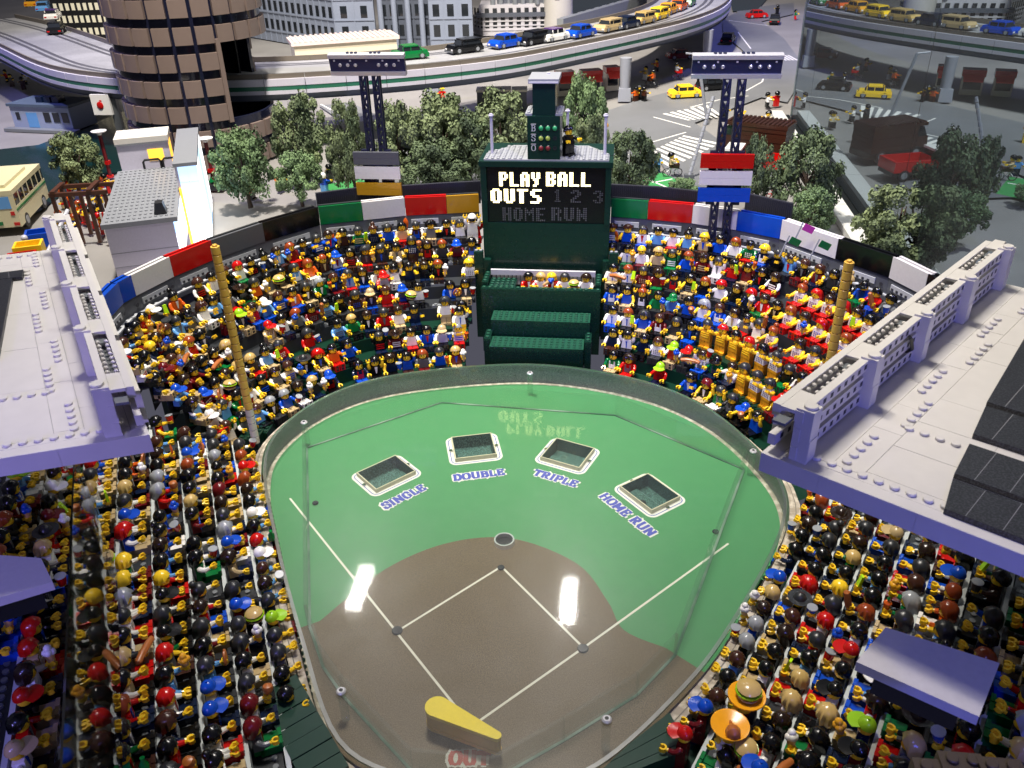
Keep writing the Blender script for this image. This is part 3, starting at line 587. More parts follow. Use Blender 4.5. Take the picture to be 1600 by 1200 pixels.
for row, (c, mk, n) in enumerate((('B', 'lamp_green', 3), ('S', 'lamp_yellow', 2), ('O', 'lamp_red', 2))):
    z = 31.6-row*1.35
    mb = MB(); lettering(mb, c, Matrix.Translation((-1.75, 0, z-.42)) @ MP, .85, .09, 0); mb.box(-2.1, -1.4, 71.94, 71.97, z+.5, z+.58); mb.build('print_letter', M_PALE, b1, 0)
    for k in range(3):
        x = -.7+.95*k
        if k < n:
            r_ = MB().lathe([(.42, 0), (.42, .1), (.36, .16)], 14, 0, Matrix.Translation((x, 71.99, z)) @ Matrix.Rotation(pi/2, 4, 'X')).build('lamp_rim', M_SB, b1)
            MB().ball((x, 71.88, z), .34, 0, 12, 6, (1, .6, 1)).build('lamp_lens', LG[mk], r_)
        else: MB().lathe([(.3, 0), (.3, .04)], 12, 0, Matrix.Translation((x, 71.99, z)) @ Matrix.Rotation(pi/2, 4, 'X')).build('empty_socket', MATS['hole_black'], b1)
M_MAST = plastic('mast_lilac', LIN('b9b8c4'), 0.3)
for u, v0, v1 in ((767, 238, 178), (829, 190, 171), (887, 238, 171), (947, 242, 178), (857, 158, 114)):
    y = {767: 75, 829: 78.2, 887: 78.2, 947: 75, 857: 76}[u]; zb = 38.0 if u == 857 else 27.3; zt = aty(u, v1, y).z; x = aty(u, v1, y).x
    mp = MB().cyl((x, y, zb), .22, zt-zb-.3, 12).build('mast', M_MAST, sb); MB().lathe([(.24, 0), (.38, .05), (.38, .22), (.24, .26), (.24, .4)], 14, 0, Matrix.Translation((x, y, zt-.35))).build('mast_cap', M_MAST, mp)
# ================================================================== stadium light towers
M_NAVY = plastic('tower_navy', LIN('20243c'), 0.3)
def light_tower(label, x, y, zt, boards, wtop):
    t = thing('light_tower', label, 'light tower', (x, y, GZ))
    zt -= GZ; m = MB()
    for sx in (-1.4, -.55, .55, 1.4):
        for sy in (-.5, .5): m.box(sx-.13, sx+.13, sy-.13, sy+.13, 0, zt-1)
    m.build('column', M_NAVY, t, 0)
    for k in range(9):
        z0 = 8+k*(zt-9.5)/9; h = (zt-9.5)/9; m = MB()
        for s0 in (-1, 1):
            x0, x1 = sorted((s0*.55, s0*1.4))
            for a, b in (((x0, z0), (x1, z0+h*.85)), ((x1, z0), (x0, z0+h*.85))): m.tube([(a[0], -.5, a[1]), ((a[0]+b[0])/2, -.56, (a[1]+b[1])/2), (b[0], -.5, b[1])], .15, 6)
            m.box(x0, x1, -.5, .5, z0+h*.8, z0+h)
        m.build('truss_brace', M_NAVY, t)
    zz = zt*.50; MB().box(-1.65, 1.65, -.75, .75, zz, zz+2.2).build('truss_block', M_NAVY, t, 0)
    # chrome lamp panel, tilted to the field
    M = Matrix.Translation((0, -.4, zt)) @ Matrix.Rotation(radians(12), 4, 'X')
    hw = wtop/2; m = MB(); m.box(-hw, hw, -.5, .3, -1.35, 1.25, 0, M); pn = m.build('lamp_panel', plastic('panel_navy', LIN('25294a'), 0.22), t, 0)
    m = MB(); m.box(-hw-.05, hw+.05, -.75, .35, .75, 1.3, 0, M); m.build('chrome_bar', M_CHROME, pn, 0)
    m = MB(); m.box(-hw, hw+.1, -.8, .1, -1.75, -1.2, 0, M); m.build('chrome_bar', M_CHROME, pn, 0)
    for k in range(8):
        if k in (3, 4): continue
        M2 = M @ Matrix.Translation((-hw*.72+k*hw*1.44/7, -.5, -.25)) @ Matrix.Rotation(pi/2, 4, 'X'); MB().lathe([(.26, 0), (.26, .12), (.15, .22)], 12, 0, M2).build('lamp', M_CHROME, pn)
    for k in range(5): MB().box(-hw+.8+k*(wtop-1.6)/4-.12, -hw+.8+k*(wtop-1.6)/4+.12, -.62, -.5, .3, .5, 0, M).build('clip', M_WHT, pn, 0)
    for k in range(3):
        m = MB()
        for sg in (-1, 1): m.tube([(sg*.1*(k+1), -.6, -.9), (sg*.25*(k+1), -.95, -1.5), (sg*.1, -.6, -2.6)], .05, 5)
        m.build('cable', MATS['hole_black'], pn)
    for k in range(6):
        m = MB().cyl((-hw*.5+(k % 3)*.62+(k > 2)*hw*.62, .0, 1.28), .24, .17, 12); m.v = [tuple(M @ Vector(p)) for p in m.v]; m.build('stud', M_NAVY, pn)
    for k, (c, z) in enumerate(boards):
        z -= GZ; m = MB()
        for q in range(2): m.box(-3.6, 3.6, -1.35, -.8, z+q*.98+.01, z+q*.98+.965)
        m.box(-3.57, 3.57, -1.32, -.83, z+.03, z+1.9); b = m.build('board', c, t, 0)
        for sx in (-1.9, 1.9): MB().box(sx-.45, sx+.45, -.79, -.1, z-.6, z+2.2).build('board_bracket', M_NAVY, b, 0)
def zat(u, v, y): return aty(u, v, y).z
LX = aty(586, 200, 83.2).x; yL = 83.2
light_tower('dark navy lattice light tower with grey, white and yellow boards left of the scoreboard', LX, yL, zat(572, 96, yL), [(BMAT['grey'], zat(590, 254, yL)), (M_WHT, zat(590, 276, yL)), (BMAT['gold'], zat(590, 301, yL))], 11.3)
yR = 75.5; RX = aty(1140, 200, yR).x
light_tower('dark navy lattice light tower with red, white and blue boards right of the scoreboard', RX, yR, zat(1152, 98, yR), [(P('red'), zat(1130, 259, yR)), (M_WHT, zat(1128, 285, yR)), (P('blue'), zat(1125, 311, yR))], 11.6)
# ================================================================== the two white stand roofs
M_ROOF = plastic('roof_white', (0.68, 0.655, 0.62), 0.38, 0.03, 0.05, 0.8); M_ROOFG = plastic('roof_joint', (0.30, 0.30, 0.31), 0.6)
M_SOLAR = speckle('solar_black', (0.010, 0.011, 0.014), (0.045, 0.047, 0.055), 9, 0.4)
RZ = 34.0
def roof(label, c0, c1, ex, mirror):
    """c0 near inner corner, c1 far inner corner, ex the outward direction along the fascia"""
    t = thing('stand_roof', label, 'roof'); c0 = Vector(c0); c1 = Vector(c1); L_ = (c1-c0).length; ey = (c1-c0).normalized(); ex = Vector(ex).normalized()
    # M maps (u along fascia outward, v along inner edge, z) into the place
    M = Matrix(((ex.x, ey.x, 0, c0.x), (ex.y, ey.y, 0, c0.y), (0, 0, 1, RZ), (0, 0, 0, 1)))
    W_ = 26.0
    def put(name, m, mb, par=t): return mb.build(name, m, par, 0)
    put('roof_deck', M_ROOFG, MB().box(0.03, W_, 0.03, L_-.03, -.9, -.05, 0, M))
    # tiles
    r = random.Random(3 if mirror else 4); v = 0.85; cols_ = [(0.85, 3.2), (3.2, 4.8), (4.8, 8.9), (8.9, 13.0), (13.0, 20.0), (20, 26)]
    put('edge_tile', M_ROOF, MB().box(0, 26, 0, .82, -.055, 0, 0, M))
    for ci, (u0, u1) in enumerate(cols_):
        v = .84+r.random()*2
        put('tile', M_ROOF, MB().box(u0+.012, u1-.012, .84, v-.012, -.055, r.uniform(-.006, .004), 0, M))
        while v < L_:
            h = r.choice((4.8, 6.4, 3.2, 6.4)); v2 = min(L_, v+h)
            put('tile', M_ROOF, MB().box(u0+.012, u1-.012, v+.012, v2-.012, -.055, r.uniform(-.006, .004), 0, M)); v = v2
    put('edge_tile', M_ROOF, MB().box(0, .83, .84, L_, -.055, 0, 0, M))
    # fascia bricks
    k = 0; u = 0
    while u < W_:
        u2 = min(W_, u+r.choice((3.2, 4.8, 6.4))); put('fascia_brick', M_ROOF, MB().box(u+.012, u2-.012, -.02, .0, -1.15, -.01, 0, M)); u = u2
    put('fascia', M_ROOF, MB().box(0, W_, 0, .8, -1.1, -.06, 0, M)); put('fascia', M_ROOF, MB().box(0, .8, .8, L_, -1.1, -.06, 0, M))
    sm = stud_mesh(M_ROOF, .245)
    def S(u, v): p = M @ Vector((u, v, 0)); link('stud', sm, t, p)
    i = 0
    u = 2.4
    while u < W_: S(u, 1.25); i += 1; u += .8*1.0
    u = 4.8
    while u < 14: S(u, 7.0+0*i); u += .8
    if mirror:
        u = 4.0
        while u < 18: S(u, L_-1.0); u += .8
    for g in range(int(L_/4.8)+1):
        v0 = 1.9+g*4.8+(g % 2)*.5
        for q in range(5):
            if v0+q*.8 < L_-.5: S(3.7+.8*(g % 2), v0+q*.8)
    # solar panels
    for u0, u1, v0, v1 in (((8.9, 8.3, .7, 3.4), (8.2, 7.8, 3.9, 7.1), (7.6, 7.1, 8.2, 11.6), (7.0, 5.8, 12.1, 24.0)) if not mirror else ((7.2, 5.6, 12.6, 27.6), (4.9, 4.7, 27.7, 29.3))):
        pb_ = put('solar_panel', M_SOLAR, MB().add([(u0, v0, .01), (W_, v0, .01), (W_, v1, .01), (u1, v1, .01), (u0, v0, .32), (W_, v0, .32), (W_, v1, .32), (u1, v1, .32)], [(3, 2, 1, 0), (4, 5, 6, 7), (0, 1, 5, 4), (1, 2, 6, 5), (2, 3, 7, 6), (3, 0, 4, 7)], 0, M))
        for e in range(9): put('panel_seam', M_ROOFG, MB().box(u0+.9+1.6*e, u0+.93+1.6*e, v0+.05, v1-.05, .32, .323, 0, M), pb_)
    # parapet truss along the inner edge
    tz = 3.0; pr = link('parapet', None, t)
    h0, h1 = 0.1, 1.30
    for nm_, u0, u1, z0, z1 in (('top_beam', h0, h0+.42, 2.3, tz), ('top_beam', h1, h1+.45, 2.35, tz), ('lower_beam', h0, h0+.4, .5, 1.15), ('lower_beam', h1+.05, h1+.4, 1.2, 1.95), ('lower_beam', h1+.05, h1+.4, .15, .85)):
        b = MB().box(u0, u1, .3, L_-.3, z0, z1, 0, M).build(nm_, M_ROOF, pr, 0)
        mb = MB(); v = 1.0
        while v < L_-1: mb.box(u1-.01, u1+.02, v-.14, v+.14, (z0+z1)/2-.14, (z0+z1)/2+.14, 0, M); v += .8
        if nm_ == 'lower_beam' or u0 == h1: mb.build('beam_hole', plastic('slot_dark', (.03, .03, .04), .6), b, 0, kind='stuff')
    n = 5
    for q in range(n):
        v = .35+(L_-2.0)*q/(n-1)
        b = MB().box(h1+.02, h1+.95, v, v+.9, 0.01, tz+.12, 0, M).build('parapet_post', M_ROOF, pr, 0)
        MB().box(h1+.95, h1+.98, v+.02, v+.88, .1, 1.4, 0, M).build('post_face', M_ROOF, b, 0)
        cc = M @ Vector((h1+.55, v+.45, tz+.12)); link('stud', stud_mesh(M_ROOF, .36), b, cc)
        MB().box(h0+.43, h1-.01, v-.1, v+2.0, tz-.2, tz-.01, 0, M).build('cross_plate', M_ROOF, pr, 0)
        MB().box(h0+.46, h1-.05, v-.9, v-.15, tz-.9, tz-.75, 0, M @ Matrix.Translation((0, 0, .3))).build('angle_bracket', M_LGD, pr, 0)
        if q < n-1:
            v2 = .35+(L_-2.0)*(q+1)/(n-1); mb = MB(); vv = v+1.4
            while vv < v2-.6:
                for uu in (h0+.56, h1-.16): mb.ball((0, 0, 0), .15, 0, 8, 5); mb.v[-48:] = [tuple(M @ (Vector(p)+Vector((uu, vv, tz-.25)))) for p in mb.v[-48:]]
                vv += .62
            mb.build('beam_stud', M_ROOF, pr, kind='stuff')
            MB().box(h0+.46, h1-.04, v+2.1, v2-.2, 1.9, 2.1, 0, M).build('gutter_plate', M_LGD, pr, 0)
            m2 = MB().box(h0-.3, h0+.08, v+.9, v2, .1, 2.2, 0, M); m2.build('outer_plate', M_ROOF, pr, 0)
    return t, M
rR, MR = roof('white studded roof over the right infield stand with black solar panels', (18.0, -7.5, 0), (36.9, 17.2, 0), at(1600, 880, 34)-at(1200, 722, 34), False)
rL, ML = roof('white studded roof over the left infield stand with a black panel', (-15.6, -8.6, 0), (-36.2, 19.2, 0), at(0, 722, 34)-at(235, 684, 34), True)
cb = MB().tube([at(1416, 522, 36), at(1424, 530, 36.4), at(1425, 545, 35.4), at(1412, 552, 34.6), at(1418, 556, 34.1)], .12, 7).build('cable', MATS['hole_black']); tag(cb, 'thin dark cable looped out of the right roof truss', 'cable')
# boxes below the roofs
M_BOX = plastic('box_white', (0.60, 0.58, 0.58), 0.35)
def slab(label, pxs, z, th):
    t = thing('press_box', label, 'press box'); c = [at(u, v, z) for u, v in pxs]
    MB().prism([(p.x, p.y) for p in c], z-th, z).build('roof_slab', M_BOX, t, 0)
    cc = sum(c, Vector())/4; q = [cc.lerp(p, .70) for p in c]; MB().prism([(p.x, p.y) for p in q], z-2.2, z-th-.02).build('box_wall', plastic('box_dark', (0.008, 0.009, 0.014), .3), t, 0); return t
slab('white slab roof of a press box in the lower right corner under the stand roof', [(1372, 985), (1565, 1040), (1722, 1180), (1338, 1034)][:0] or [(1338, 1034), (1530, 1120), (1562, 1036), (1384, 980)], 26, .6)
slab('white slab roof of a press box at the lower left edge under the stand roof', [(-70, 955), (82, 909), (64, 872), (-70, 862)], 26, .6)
# studded tan steps in the far lower right
t = thing('upper_terrace', 'tan studded terrace steps in the dark lower right corner', 'terrace')
M_TAN = plastic('terrace_tan', LIN('54483a'), .4)
for i, (u, v) in enumerate(((1462, 1196), (1500, 1190), (1560, 1204))):
    p = at(u, v, 29); b = MB().box(p.x-.85, p.x+.85, p.y-4.5, p.y+.3, 25+i, 29+i*.2).build('step', M_TAN, t, 0)
    for a in range(2):
        for c in range(4): link('stud', stud_mesh(M_TAN), b, (p.x-.4+a*.8, p.y-.1-c*.8, 29+i*.2))
# clear acrylic guard panes standing in the two stands
M_PANE = clear('guard_pane', (0.80, 0.83, 0.90), 0.03, 0.05, 0.05)
def pane(label, a, b, z0, z1):
    m = MB(); wallseg(m, a, b, .12, z0, z1); o = m.build('guard_pane', M_PANE, None, 0); tag(o, label, 'acrylic pane'); return o
pane('clear acrylic guard pane standing over the left infield rows under the roof', at(121, 722, 24), at(100, 1300, 24), 13, 25)
pane('clear acrylic guard pane standing over the right infield rows beside the press box', at(1262, 870, 22), at(1258, 1300, 22), 14, 29) if 0 else None
# ================================================================== toy figures
M_SKIN = plastic('skin_yellow', LIN('f4c82a'), 0.22); M_EYE = plastic('print_black', (0.01, 0.01, 0.01), 0.4, 0); M_HOLE = plastic('socket_dark', (0.012, 0.012, 0.014), 0.5, 0)
PM = {}      # part kind -> MB
def seated():
    m = MB().box(-.74, .74, -.3, .42, .3, .78)
    for s in (-1, 1):
        x0, x1 = sorted((s*.04, s*.74)); m.box(x0, x1, -1.45, -.02, .02, .74); m.box(x0, x1, -1.74, -1.452, .02, .98)
        for z in (.3, .7): m.box((x0+x1)/2-.17, (x0+x1)/2+.17, -1.75, -1.738, z-.15, z+.13, 1)
    return m
def standing():
    m = MB().box(-.74, .74, -.4, .4, 1.2, 1.56)
    for s in (-1, 1): x0, x1 = sorted((s*.03, s*.74)); m.box(x0, x1, -.36, .4, .02, 1.19); m.box(x0, x1, -.68, -.362, .02, .36)
    return m
def torso(k):
    m = MB().box(-.76, .76, -.39, .39, 0, 1.26, 0, None, (-.58, .58, -.36, .36)); m.cyl((0, 0, 1.26), .3, .1, 10)
    y0, y1 = -.43, -.36
    if k == 'tie': m.box(-.07, .07, y0, y1, .12, .95, 1); m.box(-.12, .12, y0-.004, y1, .93, 1.08, 1)
    if k == 'jacket': m.add([(-.2, y0, 1.2), (.2, y0, 1.2), (.07, y0, .25), (-.07, y0, .25), (-.2, y1, 1.2), (.2, y1, 1.2), (.07, y1, .25), (-.07, y1, .25)], [(0, 3, 2, 1), (0, 1, 5, 4), (1, 2, 6, 5), (2, 3, 7, 6), (3, 0, 4, 7)], 1)
    if k == 'dots':
        for x in (-.4, -.13, .13, .4):
            for z in (.25, .5, .75): m.box(x-.06, x+.06, y0, y1, z-.06, z+.06, 1)
    if k == 'stripes':
        for z in (.2, .5, .8): m.box(-.55, .55, y0, y1, z-.06, z+.06, 1)
    if k == 'overall': m.box(-.45, .45, y0, y1, .03, .62, 1); m.box(-.4, -.26, y0-.004, y1, .62, 1.1, 1); m.box(.26, .4, y0-.004, y1, .62, 1.1, 1)
    return m
def armm(s): return MB().tube([(0, 0, .16), (.07*s, 0, .05), (.17*s, -.08, -.25), (.22*s, -.3, -.52), (.19*s, -.58, -.68)], [.14, .25, .24, .23, .19], 8)
def handm():
    m = MB().tube([(0, .26, 0), (0, -.02, 0)], .13, 8); n = 8; ro, ri, h = .31, .17, .17; c = -.26; vs = []
    for i in range(n+1):
        t = radians(-90+42+(276)*i/n); vs += [(r*cos(t), c+r*sin(t), z) for r, z in ((ro, -h), (ro, h), (ri, h), (ri, -h))]
    fs = [(i*4+q, i*4+(q+1) % 4, i*4+4+(q+1) % 4, i*4+4+q) for i in range(n) for q in range(4)]+[(3, 2, 1, 0), (n*4, n*4+1, n*4+2, n*4+3)]
    return m.add(vs, fs)
def headm():
    m = MB().lathe([(.3, 0), (.46, .05), (.51, .15), (.51, .66), (.45, .78), (.25, .83), (.25, .97), (.2, 1.0)], 14)
    for x in (-.17, .17): m.box(x-.055, x+.055, -.515, -.46, .42, .54, 1)
    m.box(-.15, .15, -.522, -.47, .21, .26, 1); m.box(-.25, -.1, -.515, -.45, .6, .63, 1); m.box(.1, .25, -.515, -.45, .6, .63, 1); return m
def shell(zf, zs, zb, R=.66, top=1.16, groove=.04, ng=13, yo=.05, flare=0.0, back=0.0, n=22, rows=6):
    groove = groove*1.9 if ng > 3 else groove
    m = MB(); vs = []; fs = []
    for i in range(n):
        a = 2*pi*i/n; f = -sin(a)      # 1 at the front
        z0 = zs+(zf-zs)*max(0, f)**.7 if f > 0 else zs+(zb-zs)*(-f)**.8
        if f > .55: z0 = max(z0, zf)
        for j in range(rows+1):
            t = j/rows; z = top-(top-z0)*t; u = min(1, max(0, (z-.42)/(top-.42)))
            r = R*math.sqrt(max(0.001, 1-u*u)) if z > .42 else R*(1+flare*(.42-z))
            r *= 1+groove*cos(ng*a)*min(1, t*2); by = back*max(0, -f)*t
            vs.append((r*cos(a), r*sin(a)+yo+by, z))
        vs.append((.5*cos(a), .5*sin(a)+.02, z0+.02))
    k = rows+2
    for i in range(n):
        j = (i+1) % n
        for q in range(k-1): fs.append((i*k+q, i*k+q+1, j*k+q+1, j*k+q))
    fs.append(tuple(i*k for i in range(n))); return m.add(vs, fs)
def hairm(k):
    if k == 'short': return shell(.66, .36, .12)
    if k == 'bob': return shell(.70, -.08, -.12, .68, 1.18, .03, 15, .06, .1)
    if k == 'long': return shell(.70, .05, -.85, .66, 1.17, .05, 15, .08, .12, .28)
    if k == 'swept':
        m = shell(.66, .30, .10, .68, 1.22, .06, 10, .04); m.v = [(x+.10*max(0, z-.6), y, z) for x, y, z in m.v]; return m
    if k == 'bun': m = shell(.68, .30, .08, .64, 1.12, .03); return m.ball((0, .42, 1.12), .34, 0, 10, 6)
    if k == 'ponytail': m = shell(.68, .30, .05, .65, 1.14, .03); return m.tube([(0, .62, .75), (0, .95, .7), (0, 1.05, .2), (0, .92, -.35)], [.2, .25, .22, .06], 8)
    if k == 'curly': return shell(.66, .08, .0, .74, 1.24, .09, 9, .06, .1)
    if k == 'cap':
        m = shell(.56, .52, .46, .58, 1.12, 0, 1, .02, 0, 0, 18, 5); m.cyl((0, .02, 1.10), .1, .06, 8)
        n = 9; vs = []
        for r, z in ((.5, .6), (1.15, .52), (1.15, .46), (.5, .54)):
            for i in range(n): a = radians(-160+140*i/(n-1)); vs.append((min(r, .78)*cos(a) if r > .6 else r*cos(a), r*sin(a) if r < .6 else -.3+.92*sin(a), z))
        fs = [(q*n+i, q*n+i+1, ((q+1) % 4)*n+i+1, ((q+1) % 4)*n+i) for q in range(4) for i in range(n-1)]; return m.add(vs, fs)
    if k == 'beanie': return shell(.60, .36, .26, .60, 1.16, 0, 1, .02, 0, 0, 18, 6)
    if k == 'hood': m = shell(.72, -.05, -.1, .72, 1.26, .0, 1, .05); return m
    if k == 'fedora': m = shell(.66, .66, .66, .56, 1.18, 0, 1, 0, 0, 0, 18, 4); return m.lathe([(.5, .60), (.95, .64), (.98, .70), (.5, .68)], 20)
    if k == 'bald': return MB().cyl((0, 0, .9), .2, .02, 8)
for k in ('plain', 'tie', 'jacket', 'dots', 'stripes', 'overall'): PM['torso_'+k] = torso(k)
for k in ('short', 'bob', 'long', 'swept', 'bun', 'ponytail', 'curly', 'cap', 'beanie', 'hood', 'fedora', 'bald'): PM['hair_'+k] = hairm(k)
PM['legs_sit'] = seated(); PM['legs_stand'] = standing(); PM['arm_r'] = armm(1); PM['arm_l'] = armm(-1); PM['hand'] = handm(); PM['head'] = headm()
MC = {}
def pmesh(kind, mats):
    k = (kind,)+tuple(m.name for m in mats)
    if k not in MC: MC[k] = PM[kind].mesh(kind.split('_')[0], mats, 44)
    return MC[k]
HAIRC = [('black', 40), ('dark_grey', 20), ('dark_brown', 12), ('brown', 7), ('reddish', 6), ('blonde', 7), ('light_grey', 4), ('yellow', 3), ('red', 3)]
HAIRS_ = [('short', 24), ('swept', 18), ('bob', 14), ('long', 14), ('curly', 8), ('bun', 4), ('ponytail', 6), ('beanie', 4), ('fedora', 2), ('hood', 3)]
SHIRT = [('black', 14), ('navy', 12), ('blue', 12), ('white', 18), ('red', 9), ('dark_red', 10), ('green', 6), ('orange', 4), ('light_blue', 7), ('grey', 8), ('tan', 3), ('dark_grey', 8), ('brown', 5)]
LEGS = [('black', 28), ('dark_grey', 10), ('tan', 16), ('navy', 12), ('red', 8), ('green', 6), ('blue', 6), ('dark_red', 5), ('brown', 6), ('white', 2)]
CAPS = [('blue', 6), ('red', 5), ('white', 6), ('green', 1), ('lime', 1), ('orange', 1), ('black', 3), ('dark_red', 2), ('tan', 2)]
def pick(r, table):
    t = r.random()*sum(w for _, w in table)
    for n, w in table:
        t -= w
        if t <= 0: return n
    return table[-1][0]
CN = {'dark_grey': 'charcoal', 'dark_brown': 'dark brown', 'light_grey': 'pale grey', 'reddish': 'ginger', 'light_blue': 'light blue', 'dark_red': 'dark red', 'navy': 'navy', 'gold': 'amber', 'lime': 'lime green'}
cn = lambda c: CN.get(c, c.replace('_', ' '))
HN = {'short': 'short {} hair', 'swept': 'swept {} hair', 'bob': '{} bobbed hair', 'long': 'long {} hair', 'curly': 'curly {} hair', 'bun': '{} hair bun', 'ponytail': '{} ponytail', 'cap': '{} cap', 'beanie': '{} beanie', 'hood': '{} hood', 'fedora': '{} brimmed hat', 'bald': 'bare yellow head'}
TN = {'plain': '{} top', 'tie': '{} shirt with tie', 'jacket': 'open {} jacket', 'dots': 'dotted {} top', 'stripes': 'striped {} top', 'overall': '{} shirt and overalls'}
ORD = ['first', 'second', 'third', 'fourth', 'fifth', 'sixth', 'seventh', 'eighth', 'ninth', 'tenth', 'eleventh', 'twelfth', 'thirteenth', 'fourteenth', 'fifteenth', 'sixteenth', 'seventeenth', 'eighteenth', 'nineteenth', 'twentieth'] 
ORD += ['twenty-'+o for o in ORD[:9]]+['thirtieth']+['thirty-'+o for o in ORD[:9]]+['fortieth']
rowname = lambda k, n: 'front' if k == 0 else ('back' if k == n-1 else ORD[k])
# ---- held things: prototypes (name, category, list of (part name, MB, colour))
def scoops():
    m = MB()
    for x, y, z in ((-.2, 0, .95), (.2, 0, .95), (0, .2, .98), (0, -.18, 1.0), (0, 0, 1.3)): m.ball((x, y, z), .29, 0, 10, 6)
    return m
def pretz():
    m = MB(); m.tube([(.55*sin(t)*(1+.15*cos(3*t)), 0, .55*cos(t)+.5) for t in [2*pi*i/16 for i in range(17)]], .13, 7)
    m.tube([(-.4, .02, .85), (.1, .06, .35), (.35, .02, .1)], .11, 6); return m.tube([(.4, -.02, .85), (-.1, -.06, .35), (-.35, -.02, .1)], .11, 6)
ITEM = {
 'cup': lambda c: [('cup_body', MB().lathe([(.30, 0), (.42, .85)], 12), c), ('lid', MB().cyl((0, 0, .855), .46, .1, 12, 0, .03), 'light_grey')],
 'ice_cream': lambda c: [('cone', MB().lathe([(.12, -.35), (.34, .72), (.36, .8)], 12), 'tan'), ('scoops', scoops(), c)],
 'hot_dog': lambda c: [('sausage', MB().tube([(-1.3, 0, .2), (-1.2, 0, .28), (-.5, 0, .42), (.5, 0, .42), (1.2, 0, .28), (1.3, 0, .2)], [.1, .26, .3, .3, .26, .1], 9), c), ('bun', MB().ball((0, .02, .22), .3, 0, 12, 6, (3.4, .9, .8)), 'tan')],
 'baguette': lambda c: [('loaf', MB().tube([(-.1, 0, -.5), (-.06, 0, -.35), (0, .03, .6), (.06, 0, 1.6), (.1, 0, 1.75)], [.1, .26, .3, .27, .1], 9), c)],
 'ice_pop': lambda c: [('pop', MB().box(-.3, .3, -.12, .12, .2, 1.35, 0, None, (-.22, .22, -.1, .1)), c), ('stick', MB().box(-.07, .07, -.04, .04, -.3, .2), 'tan')],
 'hamburger': lambda c: [('bun', MB().lathe([(.3, .52), (.62, .56), (.72, .7), (.5, .92), (.1, 1.0)], 16), 'blonde'), ('lettuce', MB().lathe([(.5, .4), (.80, .44), (.78, .52), (.5, .5)], 12), 'lime'), ('patty', MB().cyl((0, 0, .2), .68, .2, 14), 'brown'), ('tomato', MB().cyl((.1, -.1, .402), .66, .05, 12), 'red'), ('bottom_bun', MB().cyl((0, 0, -.02), .64, .2, 14, 0, .05), 'blonde')],
 'drumstick': lambda c: [('meat', MB().lathe([(.08, .2), (.3, .35), (.44, .7), (.38, 1.0), (.1, 1.15)], 12), c), ('bone', MB().tube([(0, 0, -.35), (0, 0, .25)], .1, 7), c)],
 'pretzel': lambda c: [('dough', pretz(), c)],
 'carrot': lambda c: [('root', MB().lathe([(.05, -.5), (.22, .2), (.32, .9), (.2, 1.05)], 10), c), ('leaf', MB().lathe([(.06, 1.05), (.16, 1.3), (.04, 1.5)], 6), 'green')],
 'bottle': lambda c: [('bottle_body', MB().lathe([(.3, -.1), (.33, 0), (.33, .7), (.14, 1.0), (.14, 1.3), (.17, 1.32)], 12), c)],
 'fish': lambda c: [('fish_body', MB().lathe([(.05, -.5), (.3, -.25), (.14, .1), (.34, .7), (.26, 1.1), (.06, 1.4)], 10, 0, None, (1, .45)), c)],
 'flag': lambda c: [('staff', MB().cyl((0, 0, -.8), .1, 3.0, 8), 'light_grey'), ('flag_cloth', MB().box(.08, 1.5, -.05, .05, 1.3, 2.2, 0, Matrix.Rotation(.12, 4, 'Y')), c)],
 'foam_finger': lambda c: [('hand_shape', MB().box(-.35, .35, -.14, .14, -.2, .6).box(-.1, .12, -.12, .12, .6, 1.35), c)],
}
ITEMC = [('cup', 'red', 8), ('cup', 'blue', 6), ('cup', 'dark_grey', 4), ('cup', 'green', 2), ('ice_cream', 'gold', 6), ('ice_cream', 'blue', 6), ('ice_cream', 'white', 6), ('hot_dog', 'reddish', 4), ('baguette', 'reddish', 4), ('ice_pop', 'lime', 9), ('hamburger', 'tan', 4), ('drumstick', 'reddish', 6), ('pretzel', 'reddish', 6), ('carrot', 'orange', 4), ('bottle', 'green', 3), ('fish', 'orange', 1)]
IN = {'ice_cream': 'ice cream cone', 'hot_dog': 'hot dog', 'ice_pop': 'ice pop', 'foam_finger': 'foam finger'}
ADJ = {('hot_dog', 'reddish'): 'brown', ('baguette', 'reddish'): 'brown', ('drumstick', 'reddish'): 'brown', ('pretzel', 'reddish'): 'brown', ('hamburger', 'tan'): 'stacked', ('ice_cream', 'gold'): 'orange scooped', ('ice_cream', 'blue'): 'blue scooped', ('ice_cream', 'white'): 'white scooped'}
M_GLASSG = None
IC = {}
def pitem(c, kind):
    if kind == 'bottle' or (kind == 'ice_pop' and c == 'lime'): return plastic('clear_'+c, LIN({'green': '0c7a34', 'lime': 'b4e61e'}[c]), 0.08, 0)
    return {'reddish': plastic('food_brown', LIN('a8602c'), .35), 'tan': plastic('food_tan', LIN('c89f68'), .4)}.get(c) or P(c)
def make_item(kind, c, M, label):
    o = thing(kind, label, IN.get(kind, kind)); o.matrix_world = M
    if (kind, c) not in IC: IC[(kind, c)] = [(n, mb.mesh(n, pitem(cc, kind), 40)) for n, mb, cc in ITEM[kind](c)]
    for n, me in IC[(kind, c)]: link(n, me, o)
    o['group'] = 'food, drinks and flags held up in the stands'
    return o
